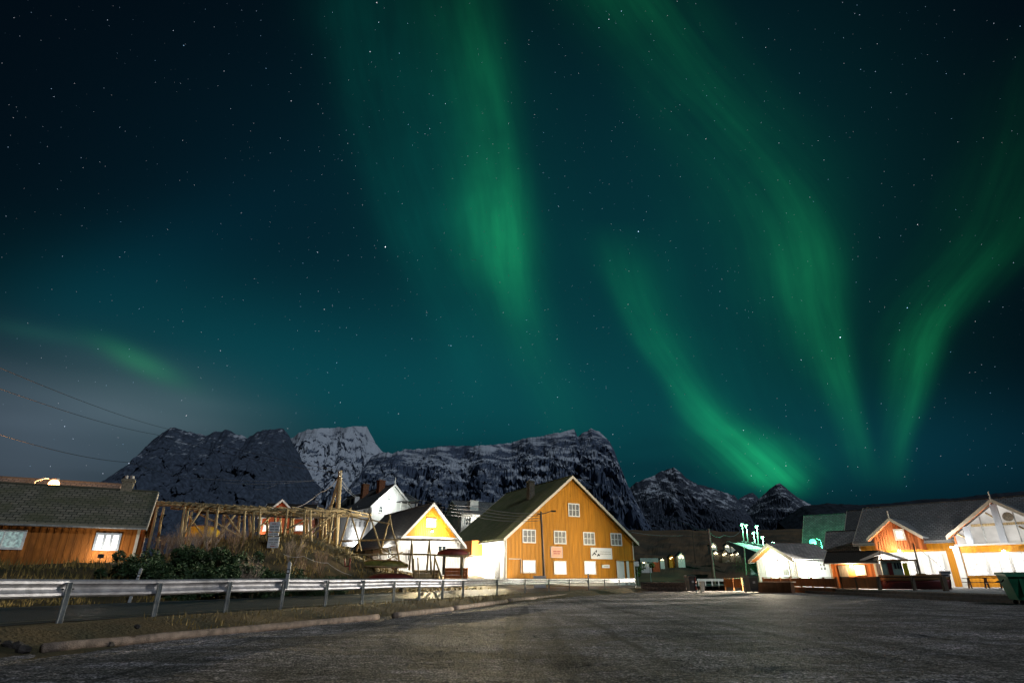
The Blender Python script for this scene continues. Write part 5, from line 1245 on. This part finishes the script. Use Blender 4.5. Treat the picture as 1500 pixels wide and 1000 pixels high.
for i, (px, py, Y) in enumerate(spots):
    k = i % 3 if px not in (366, 371, 360) else 2
    src = SH[k]; t = src if k not in used else copy_tree(src); used.add(k); a = at(px, py, Y)
    tie(t, 'bare brown shrub growing on the knoll among the rack legs' if k != 2 else 'pale leafless shrub growing on the dark bank', a.x, a.y, gz(a.x, a.y), random.uniform(.75, 1.35), random.uniform(0, 6.28), 'bare brown shrubs on the knoll' if k != 2 else 'pale leafless shrubs on the bank')
# evergreen bushes on the bank
def leafy_mesh(seed, r, h, n, size):
    random.seed(seed); mb = MB()
    cl = [(Vector((random.gauss(0, r*.5), random.gauss(0, r*.35), random.uniform(.15, .85)*h)), random.uniform(.18, .42)*r) for _ in range(11)]
    for i in range(n):
        c, rr = random.choice(cl); v = Vector((random.gauss(0, 1), random.gauss(0, 1), random.gauss(0, 1))).normalized()*rr*random.uniform(.55, 1.05); p = c+v
        if p.z < .02: p.z = random.uniform(.02, .3)
        a = Vector((random.gauss(0, 1), random.gauss(0, 1), random.gauss(0, .6))).normalized(); b = a.cross(Vector((random.gauss(0, 1), random.gauss(0, 1), random.gauss(0, 1)))).normalized(); s = size*random.uniform(.6, 1.4)
        mb.quad(p-a*s, p+b*s*.45, p+a*s, p-b*s*.45)
    return mb
BU = []
for s in range(3):
    t = thing('evergreen_bush', 'x', 'bush'); leafy_mesh(60+s, 1.25, 1.35, 2600, .075).build('foliage', 'leaf', t); bare_mesh(80+s, 1.0, 5, 2, .025).build('stems', 'twig', t); BU.append(t)
used = set(); random.seed(5)
for i, (px, py, Y, sc) in enumerate([(196, 836, 27.5, .9), (213, 838, 27, .9), (262, 828, 30, 1.0), (285, 828, 30, 1.1), (303, 824, 31, 1.2), (322, 836, 28, 1.0), (340, 822, 31.5, 1.15), (352, 830, 30, 1.0), (300, 842, 26.5, .9), (270, 842, 26, .8), (388, 824, 32, 1.0), (405, 838, 29, .8), (425, 828, 32, .9), (448, 836, 31, .8), (240, 838, 27, .85), (470, 840, 31.5, .7), (375, 842, 27.5, .7), (500, 845, 35, .7)]):
    k = i % 3; t = BU[k] if k not in used else copy_tree(BU[k]); used.add(k); a = at(px, py, Y)
    tie(t, 'dark evergreen bush on the bank beyond the guardrail', a.x, a.y, gz(a.x, a.y)-.05, sc, random.uniform(0, 6.28), 'dark evergreen bushes on the bank')
# trees
def tree(name, label, px, py, Y, h, seed, m, depth=4, n=3, spread=.5, r=None, group=None):
    a = at(px, py, Y); t = thing(name, label, 'tree', (a.x, a.y, gz(a.x, a.y)-.2), 0, group); r = r or h*.02
    MB().path([(0, 0, 0), (.03*h, 0, h*.18), (.02*h, 0, h*.34)], [r, r*.85, r*.7], 7).build('trunk', m, t)
    random.seed(seed); mb = MB()
    for i in range(7):
        ang = i*2.4; d = Vector((math.cos(ang)*.75, math.sin(ang)*.75, random.uniform(.5, 1.1))).normalized(); branch(mb, Vector((.025*h, 0, h*random.uniform(.2, .34))), d, h*random.uniform(.24, .34), r*.5, depth, n, spread, .18)
    mb.build('crown', m, t); return t
TG = 'bare brown trees behind the orange house'
for i, (px, Y, top, sd_) in enumerate(((385, 70, 733, 1), (400, 72, 729, 2), (430, 71, 731, 3), (445, 70, 729, 4), (462, 72, 735, 5))):
    b_ = at(px, top, Y); g = gz(b_.x, b_.y); tree('bare_tree', 'bare brown tree in the clump behind the orange house', px, 780, Y, (b_.z-g)*1.02, sd_, 'twig', 4, 3, .55, .16, TG)
b_ = at(661, 737, 92); tree('bare_tree', 'pinkish lit bare tree between the two ochre gables', 661, 770, 92, b_.z-gz(b_.x, b_.y), 11, 'palebark', 4, 3, .6, .2)
b_ = at(250, 745, 52); 
# dry grass on the knoll and verge: nobody could count it
random.seed(9); mb = MB(); cnt = 0
while cnt < 15000:
    y = random.uniform(14, 60); x = random.uniform(-40, 12)*(y/60)**.5 if random.random() < .2 else random.uniform(-34, 0)
    d, t_ = rail_frame(x, y)
    if not (8.7 < d < 34): 
        if not (-1.9 < d < -.2 and random.random() < .8): continue
    elif x < -21 and d > 18 and y < 42: continue
    if d > 9 and mnoise.noise(Vector((x*.4, y*.4, 9))) < -.1 and random.random() < .8: continue
    if y > 52 and x > -7: continue
    near = d < 0; hgt = random.uniform(.06, .2) if near else random.uniform(.12, .42)*(1 if d > 11 else .6); z = gz(x, y); a = random.uniform(0, 6.28); w = .012 if near else .03; lean = Vector((random.uniform(-.5, .5), random.uniform(-.5, .5), 0))*hgt
    mb.tri((x-w*math.cos(a), y-w*math.sin(a), z-.02), (x+w*math.cos(a), y+w*math.sin(a), z-.02), (x+lean.x, y+lean.y, z+hgt)); cnt += 1
tag(mb.build('dry_grass', 'straw', None), 'dry yellow grass over the knoll and road verge', None, None, 'stuff')
# ------------------------------------------------------------------ deck, railing, boat on show
XD = 24.2
mb = MB(); mb.box(XD, 75, 23, 80, -1, DK)
structure('deck', mb, 'deck')
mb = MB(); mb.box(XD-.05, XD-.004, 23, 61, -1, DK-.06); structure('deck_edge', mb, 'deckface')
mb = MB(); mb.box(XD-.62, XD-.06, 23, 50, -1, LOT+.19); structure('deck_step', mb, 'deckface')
# low curb and boarded fence from the entrance to the railing
def panel_fence(label, pts, z0, z1, m, n):
    a, b = pts; d = unit((b.x-a.x, b.y-a.y)); L = math.hypot(b.x-a.x, b.y-a.y); t = thing('board_fence', label, 'fence', (a.x, a.y, z0), math.atan2(d[1], d[0]))
    for i in range(n):
        x0, x1 = i*L/n+.07, (i+1)*L/n-.07; k = int((x1-x0)/.14); c = MB(); cols = []
        for j in range(k): u0, u1 = x0+j*(x1-x0)/k, x0+(j+1)*(x1-x0)/k; cols += [(u0, 0), (u0+.02, 0), (u0+.025, .02), (u1, .02)]
        for (p, o0), (q, o1) in zip(cols[:-1], cols[1:]): c.quad((p, -o0, .08), (q, -o1, .08), (q, -o1, z1-z0), (p, -o0, z1-z0))
        c.build('fence_panel', m, t, weld=True)
    for i in range(n+1): MB().box(i*L/n-.06, i*L/n+.06, -.06, .06, -.4, z1-z0+.06).build('post', m, t)
    MB().box(0, L, -.075, .075, z1-z0+.062, z1-z0+.1).build('top_rail', m, t)
    return t
fa, fb = at(1118, 850, 61), at(1226, 850, 47)
panel_fence('brown stained board fence in front of the white cabin', (fa, fb), DK, .84, 'fencewood', 7)
panel_fence('short ochre board fence left of the lot entrance bin, before the bridge ramp', (at(1061, 850, 64), at(1086, 850, 61)), -.1, .8, 'fencewood', 2)
cb = MB(); d = unit((fb.x-fa.x, fb.y-fa.y)); L = math.hypot(fb.x-fa.x, fb.y-fa.y); kb = thing('deck_curb', 'low brown timber curb under the board fence', 'curb', (fa.x-.5, fa.y-.6, 0), math.atan2(d[1], d[0])); MB().box(0, L, -.3, 1.5, -.5, DK+.03).build('curb_beam', 'brownwall', kb); MB().box(0, L, -.42, -.303, -.5, -.12).build('curb_step', 'fencewood', kb)
# dark steel railing along the deck edge
rl = thing('deck_railing', 'dark steel railing with solid brown panels along the deck edge', 'railing', (XD+.25, 0, DK))
RP = [at(x, 850, 1) for x in ()]
ry = [47.0, 43.6, 41.3, 38.9, 36.3, 33.9]
rpx = [(1232, 46.2), (1254, 44.4), (1286.5, 41.6), (1337, 39.5), (1382, 37.6)]
rpt = [Vector((at(px, 850, Y).x, Y, 0)) for px, Y in rpx]
rl.location = (rpt[0].x, rpt[0].y, DK)
for p, w in zip(rpt, (.05, .06, .09, .09, .12)): q = p-rpt[0]; MB().box(q.x-w, q.x+w, q.y-w, q.y+w, -.3, .84).build('post', 'darkpole', rl)
MB().path([p-rpt[0]+Vector((0, -.02, .80)) for p in rpt], .035, 6).build('handrail', 'black', rl)
for a, b in zip(rpt[:2], rpt[1:3]):
    a2, b2 = a-rpt[0], b-rpt[0]; t = (b2-a2).normalized(); mb = MB(); p, q = a2+t*.1, b2-t*.1; n = Vector((t.y, -t.x, 0))*.02
    mb.v += [p+n+Vector((0, 0, .06)), q+n+Vector((0, 0, .06)), q+n+Vector((0, 0, .76)), p+n+Vector((0, 0, .76)), p-n+Vector((0, 0, .06)), q-n+Vector((0, 0, .06)), q-n+Vector((0, 0, .76)), p-n+Vector((0, 0, .76))]
    mb.f += [(0, 1, 2, 3), (4, 7, 6, 5), (0, 4, 5, 1), (1, 5, 6, 2), (2, 6, 7, 3), (3, 7, 4, 0)]; mb.build('panel', 'fencewood', rl)
# fishing boat on show behind the railing
YB = 42.5
pa, pb = at(1290, 855, YB+.4), at(1397, 855, YB-1.6); d = unit((pb.x-pa.x, pb.y-pa.y)); Lb = math.hypot(pb.x-pa.x, pb.y-pa.y)
fb_ = thing('fishing_boat', 'small maroon fishing boat with teal wheelhouse displayed on the deck', 'boat', (pa.x, pa.y, DK+.02), math.atan2(d[1], d[0]))
def bhull(z_lo, z_hi, name, m, grow=0):
    mb = MB(); n = 20; rows_ = []
    for i in range(n+1):
        f = i/n; x = f*Lb; w = .95*min(1, (f/.12+.35))**.8*(1-max(0, (f-.6)/.4)**2.2*.93); w = max(.05, w)+grow; sheer = .86+.30*max(0, f-.35)**1.6+.06*(1-f); row = []
        for s in (-1, 1):
            for k in range(5):
                q = k/4; z = z_lo(sheer)+(z_hi(sheer)-z_lo(sheer))*(q if s < 0 else 1-q); zz = z/sheer; ww = w*(.45+.55*min(1, zz*1.1)**.6); row.append(len(mb.v)); mb.v.append(Vector((x+max(0, f-.8)*.5*(zz-.5), .95+s*ww, z)))
        rows_.append(row)
    for i in range(n):
        for k in range(10): mb.f.append((rows_[i][k], rows_[i][(k+1) % 10], rows_[i+1][(k+1) % 10], rows_[i+1][k]))
    mb.f.append(tuple(rows_[0])); mb.f.append(tuple(reversed(rows_[-1]))); return mb.build(name, m, fb_, True)
bhull(lambda s: .0, lambda s: s*.62, 'hull', 'maroon'); bhull(lambda s: s*.62, lambda s: s, 'sheer_strake', 'varnish', .015)
MB().box(Lb*.88, Lb*1.02, .6, 1.3, .98, 1.16).build('bow_plate', 'greybow', fb_); 
npl = MB().box(Lb*.87, Lb*.985, .38, .42, .80, .98).build('name_board', 'sign', fb_)
q = MB()
for i in range(6): q.box(Lb*(.88+i*.016), Lb*(.88+i*.016+.011), .372, .379, .84, .94)
q.build('lettering', 'ink', npl)
def bp_(px, py): return hit((pa.x, pa.y), d, px, py)
c0, _ = bp_(1294, 840); c1, zc_ = bp_(1321, 824)
wh = MB().box(c0, c1, .35, 1.55, .7, zc_).build('wheelhouse', 'teal', fb_); MB().box(c0-.1, c1+.12, .25, 1.65, zc_+.002, zc_+.1).build('wheelhouse_roof', 'varnish', fb_)
MB().box(c0+(c1-c0)*.30, c0+(c1-c0)*.52, .325, .347, .75, zc_-.12).build('door', 'maroon', wh)
for f0, f1 in ((.62, .72), (.77, .85), (.89, .97)): MB().box(c0+(c1-c0)*f0, c0+(c1-c0)*f1, .33, .347, zc_-.5, zc_-.12).build('window', 'glass', wh)
m0, zm = bp_(1340, 797); m1, _ = bp_(1350, 838)
MB().path([(m1, 1.0, .8), (m0, 1.0, zm)], [.06, .04], 8).build('mast', 'darkpole', fb_)
q0, zq = bp_(1288, 794); q1, _ = bp_(1293, 834); MB().path([(q1, 1.3, .8), (q0, 1.3, zq)], [.05, .03], 8).build('aft_mast', 'pole', fb_)
MB().path([(q0+.1, 1.3, zq-.5), (c1, 1.0, zc_+.1)], .012, 4).build('stay', 'darkwire', fb_); MB().path([(m0+.02, 1.0, zm-.1), (Lb*.97, .95, 1.2)], .012, 4).build('stay', 'darkwire', fb_)
b0, _ = bp_(1318, 823); b1, zb1 = bp_(1345, 823); MB().box(c1+.125, b1, .3, 1.6, zc_+.0, zc_+.09).build('awning', 'varnish', fb_)
for yy in (.35, 1.5): MB().box(b1-.1, b1-.02, yy-.04, yy+.04, .8, zc_-.003).build('awning_post', 'darkpole', fb_)
y0, _ = bp_(1324, 835); MB().box(y0, y0+.3, .33, .37, .8, zc_-.15, Matrix.Translation((0, 0, 0))).build('yellow_panel', 'yellowpanel', fb_)
MB().box(Lb*.55, Lb*.68, .5, 1.4, .85, 1.0).build('hatch', 'varnish', fb_)
# white gabled notice shelter behind the boat
sa_ = at(1300, 845, 49); sh_ = thing('notice_shelter', 'white gabled notice shelter behind the fishing boat wheelhouse', 'shelter', (sa_.x, sa_.y, DK), math.atan2(-.6, .8))
zt_ = at(1300, 808, 49).z-DK; ze_ = at(1280, 821, 49).z-DK
for x in (-1.0, 1.1): MB().box(x-.08, x+.08, -.08, .08, -.1, ze_).build('post', 'white', sh_)
MB().box(-1.0, 1.1, -.03, .03, .9, ze_-.1).build('board', 'white', sh_)
MB().prism([(-1.6, ze_-.1), (.05, zt_-.12), (1.7, ze_-.1), (1.7, ze_+.1), (.05, zt_+.1), (-1.6, ze_+.1)], -.6, .6).build('roof', 'white', sh_)
# picnic table, stool
pt_ = at(1446, 862, 47); pc = thing('picnic_table', 'brown picnic table with fixed benches on the deck below the glass gable', 'table', (pt_.x, pt_.y, DK), math.atan2(-.5, .87))
def planks(name, x0, x1, ys_, z, th=.045):
    b = MB()
    for y0, y1 in ys_: b.box(x0, x1, y0, y1, z-th, z)
    return b.build(name, 'maroonwood', pc)
M['maroonwood'] = mat('dark stained table wood', (.10, .045, .025), .6, .3, 4)
planks('table_top', -1.35, 1.35, [(-.39, -.135), (-.13, .125), (.13, .39)], .75)
for e in (-1, 1): planks('bench_seat', -1.35, 1.35, [(e*.72-.13, e*.72+.13)], .46)
for x in (-1.0, .05, 1.0):
    for e in (-1, 1): MB().path([(x, e*.78, 0), (x, e*.22, .70)], .055, 5).build('leg', 'maroonwood', pc)
    MB().box(x-.03, x+.03, -.84, .84, .34, .412).build('cross_beam', 'maroonwood', pc)
p = at(1480, 862, 45); sl_ = thing('folding_stool', 'small dark folding stool beside the picnic table', 'stool', (p.x, p.y, DK)); 
for e in (-1, 1): MB().path([(-.28*e, -.2, 0), (.22*e, -.2, .72)], .025, 5).build('leg', 'black', sl_); MB().path([(-.28*e, .2, 0), (.22*e, .2, .72)], .025, 5).build('leg', 'black', sl_)
MB().box(-.3, .3, -.25, .25, .721, .75).build('seat', 'black', sl_)
# green dumpster
p = atz(1517, 884, LOT+.05); du = thing('dumpster', 'big green wheeled dumpster at the deck corner', 'dumpster', (p.x, p.y, LOT+.02), -.35)
b = MB(); v = [(-.75, -.5, .2), (.75, -.5, .2), (.75, .5, .2), (-.75, .5, .2), (-.95, -.62, 1.15), (.95, -.62, 1.15), (.95, .62, 1.25), (-.95, .62, 1.25)]; b.v += [Vector(q) for q in v]; b.f += [(0, 3, 2, 1), (4, 5, 6, 7), (0, 1, 5, 4), (1, 2, 6, 5), (2, 3, 7, 6), (3, 0, 4, 7)]; b.build('body', 'binsteel', du)
MB().prism([(-.68, 1.16), (.68, 1.26), (.6, 1.36), (-.6, 1.27)], -1.0, 1.0, Matrix.Rotation(math.pi/2, 4, 'Z')).build('lid', 'binsteel', du)
for x in (-.6, .6):
    for y in (-.35, .35): MB().path([(x, y-.04, .1), (x, y+.04, .1)], .1, 10).build('wheel', 'black', du)
for x in (-.5, 0, .5): MB().box(x-.05, x+.05, -.64, -.56, .4, 1.1, Matrix.Translation((0, .02, 0))).build('rib', 'binsteel', du)
MB().path([(-1.0, -.3, 1.05), (-1.1, -.3, .95), (-1.1, .3, .95)], .03, 6).build('handle', 'black', du)

# ------------------------------------------------------------------ bridge climbing away, with green lamps
M['bridgeconc'] = mat('pale bridge concrete', (.55, .54, .52), .8, .2, .4)
path = [(1086, 792, 345, 1.6), (1093, 792.6, 300, 1.8), (1102, 794, 262, 2.2), (1115, 797, 225, 3.4), (1130, 800.5, 190, 4.8), (1148, 804.5, 160, 5.6), (1178, 812, 130, 5.6), (1215, 822, 112, 4.5)]
cen = []
for (xa, ya, Ya, ta), (xb, yb, Yb, tb) in zip(path[:-1], path[1:]):
    p, q = at(xa, ya, Ya), at(xb, yb, Yb)
    for i in range(6): cen.append((p.lerp(q, i/6), ta+(tb-ta)*i/6))
for _ in range(6): cen = [cen[0]]+[((cen[i-1][0]+cen[i][0]*2+cen[i+1][0])/4, (cen[i-1][1]+cen[i][1]*2+cen[i+1][1])/4) for i in range(1, len(cen)-1)]+[cen[-1]]
br = thing('bridge', 'pale concrete bridge climbing and curving away under green lamps', 'bridge', (cen[0][0].x, cen[0][0].y, 0)); o_ = Vector(br.location)
mb = MB(); sides = ([], [])
for k, (p, th) in enumerate(cen):
    t = (cen[min(k+1, len(cen)-1)][0]-cen[max(k-1, 0)][0]); t.z = 0; t.normalize(); n = Vector((-t.y, t.x, 0))*8.0; q = p-o_-Vector((0, 0, .9)); dn = Vector((0, 0, th-.9))
    for v in (q, q-n, q-n-dn, q-dn): mb.v.append(v)
    sides[0].append(q-n*.02); sides[1].append(q-n*.98)
for k in range(len(cen)-1):
    for j in range(4): a = k*4+j; mb.f.append((a, k*4+(j+1) % 4, (k+1)*4+(j+1) % 4, a+4))
mb.f += [(0, 1, 2, 3), tuple(4*(len(cen)-1)+i for i in (3, 2, 1, 0))]
mb.build('bridge_deck', 'bridgeconc', br)
for rr in sides:
    mb = MB()
    for p in rr:
        for v in (p+Vector((0, 0, .002)), p+Vector((0, 0, .9))): mb.v.append(v)
    for k in range(len(rr)-1): mb.f.append((2*k, 2*k+1, 2*k+3, 2*k+2))
    po = mb.build('parapet', 'bridgeconc', br); md = po.modifiers.new('thick', 'SOLIDIFY'); md.thickness = .25
for k in (4, 10, 15):
    p, th = cen[k]; p = p-o_; MB().box(p.x+.6, p.x+3, p.y-1, p.y+1, -2, p.z-th-.01).build('pier', 'bridgeconc', br)
# curved retaining wall where the road swings up to the bridge
rw = [at(*q) for q in ((1062, 847, 80), (1080, 846, 86), (1098, 843.5, 94), (1114, 839, 103), (1124, 834, 112), (1130, 828, 122))]
rt = thing('retaining_wall', 'low curved retaining wall sweeping up to the bridge below the lit trees', 'wall', (rw[0].x, rw[0].y, 0)); mb = MB()
for p in rw:
    for dz_, dy_ in ((0, 0), (0, 1.0), (-2.2, 1.0), (-1.1, 0)): mb.v.append(p-Vector(rt.location)+Vector((0, dy_, dz_)))
for k in range(len(rw)-1):
    for j in range(4): a = k*4+j; mb.f.append((a, k*4+(j+1) % 4, (k+1)*4+(j+1) % 4, a+4))
mb.build('wall_body', 'concrete', rt)
BL = [((1087, 768), (1089.5, 791), 330), ((1093, 769.5), (1095.5, 792), 300), ((1104, 780), (1105.5, 793), 260), ((1108.5, 771), (1110.5, 794), 235), ((1117, 786.5), (1118, 799), 215), ((1132.5, 795), (1132.5, 803), 170)]
for i, (a, b, Y) in enumerate(BL):
    A_, B_ = at(*a, Y), at(*b, Y); t = thing('bridge_lamp', ('tallest green lamp at the crest of the bridge', 'second green lamp behind the crest lamp on the bridge', 'short green lamp between two taller lamps on the bridge', 'tall green lamp set apart on the bridge', 'lower green lamp halfway down the bridge', 'smallest and lowest green lamp on the bridge ramp')[i], 'street lamp', B_, 0, None); H = A_-B_; s = Y/250
    MB().path([(0, 0, -.5), H*.6, H], [.22*s, .18*s, .14*s], 6).build('shaft', 'poststeel', t); MB().box(H.x-.8*s, H.x+.5*s, -.4*s, .4*s, H.z+.01, H.z+.35*s).build('lamp_head', 'poststeel', t); MB().ball(H-Vector((.3*s, 0, .28*s)), .5*s, .6).build('lens', 'lampgreen', t)
    lamp(t, H-Vector((.3*s, 1.5, 1.2*s)), 14000, (.3, 1, .6), .4)
# lit trees and shore houses
def leaf_tree(label, px, pyb, pyt, Y, w, seed, m, n=1500):
    a = at(px, pyb, Y); h = at(px, pyt, Y).z-a.z; t = thing('leafy_tree', label, 'tree', a); k = h/1.35; mb = leafy_mesh(seed, w/2, h, n, h*.06); mb.build('crown', m, t); MB().path([(0, 0, -.5), (0, 0, h*.5)], [h*.05, h*.03], 6).build('trunk', 'twig', t); return t
leaf_tree('bright green lit tree under the bridge ramp', 1117, 827, 813, 105, 4.5, 21, 'leaf2')
leaf_tree('low green lit bush at the foot of the bridge', 1098, 838, 827, 98, 5, 22, 'leaf2')
leaf_tree('dark green bush by the warehouse corner', 931, 846, 822, 84, 4, 23, 'leaf2')
def far_house(label, px0, px1, pyb, pye, pya, Y, wm, rm, lit=1, gable=True):
    a, b = at(px0, pyb, Y), at(px1, pyb, Y); w = b.x-a.x; hz_ = at(px0, pye, Y).z-a.z; az = at(px0, pya, Y).z-a.z; t = thing('shore_house', label, 'house', a, 0)
    D_ = w*1.2
    MB().prism([(0, -3), (w, -3), (w, hz_), (w/2, az), (0, hz_)] if gable else [(0, -3), (w, -3), (w, hz_), (0, hz_)], 0, D_).build('wall', wm, t)
    r = MB()
    if gable:
        for e in (0, 1): x0 = -w*.08 if e == 0 else w*1.08; zz = hz_-(az-hz_)*.16; r.quad((w/2, -.6, az+.15), (x0, -.6, zz+.15), (x0, D_+.6, zz+.15), (w/2, D_+.6, az+.15))
    else:
        r.quad((-w*.05, -.8, hz_), (w*1.05, -.8, hz_), (w*1.05, D_/2, az), (-w*.05, D_/2, az)); r.quad((w*1.05, D_/2, az), (w*1.05, D_, hz_), (-w*.05, D_, hz_), (-w*.05, D_/2, az))
    ro = r.build('roof', rm, t, weld=True); md = ro.modifiers.new('thick', 'SOLIDIFY'); md.thickness = .3
    for i in range(2): x = w*(.28+.44*i); MB().box(x-w*.09, x+w*.09, -.1, -.02, hz_*.35, hz_*.75).build('window', 'warmpane' if lit > i else 'glass', t)
    if lit: 
        l = MB().ball((w*.5, -.8, hz_*.9), w*.045).build('wall_light', 'warmlamp', t); lamp(t, (w*.5, -3.2, hz_*1.0), 5*Y*Y/14000, (1, .85, .6), .3)
    return t
M['warmlamp'] = glow('far wall lamp', (1, .84, .55), 30)
FH = [('white gabled shore house standing alone, brightest of the lower row', 993, 1003, 819.5, 813, 808, 260, 'white', 'darkroof', 2, 1),
('small orange gabled shore house in the lower row', 980, 988, 820, 815.5, 811.5, 262, 'ochre', 'brownroof', 1, 1),
('tiny pale shed with a bright lamp in the lower row', 967, 973, 821.5, 818, 816.5, 255, 'white', 'darkroof', 2, 0),
('red shed with white door at the lower row end', 956, 966, 825, 819, 817, 240, 'redwall', 'darkroof', 1, 0),
('long grey roofed boathouse by the wide direction sign', 939, 954, 826, 821, 818, 235, 'white', 'greyroof', 1, 0),
('white gabled house at the upper row start behind the leaning pole', 1040.5, 1050, 803, 798, 793.5, 380, 'white', 'darkroof', 2, 1),
('pale house with broad gable in the middle of the upper row', 1062, 1069, 802.5, 798.5, 795.5, 390, 'white', 'brownroof', 2, 1),
('bright white block house in the upper row', 1071, 1078, 803, 797.5, 795.5, 390, 'white', 'darkroof', 2, 0),
('pale house at the upper row end by the bridge', 1082, 1089, 806, 801, 797.5, 370, 'white', 'darkroof', 2, 1),
('white house lowest left of the hillside cluster beside the leaning pole', 1045, 1052.5, 812.5, 808.5, 805, 330, 'white', 'darkroof', 2, 1),
('grey gabled house in the lower hillside cluster', 1057, 1068.5, 815, 810, 804.5, 325, 'concrete', 'greyroof', 1, 1),
('small white house right of the grey gabled house on the hillside', 1069.5, 1076, 814, 811, 808.5, 325, 'white', 'darkroof', 2, 0),
('grey house with slanting roof in the lower hillside cluster', 1077, 1085, 814, 810, 806, 322, 'concrete', 'greyroof', 1, 1),
('white annexe beside the pale pole on the hillside', 1092, 1097, 813, 809, 806, 318, 'white', 'brownroof', 2, 1)]
for f in FH: far_house(*f)
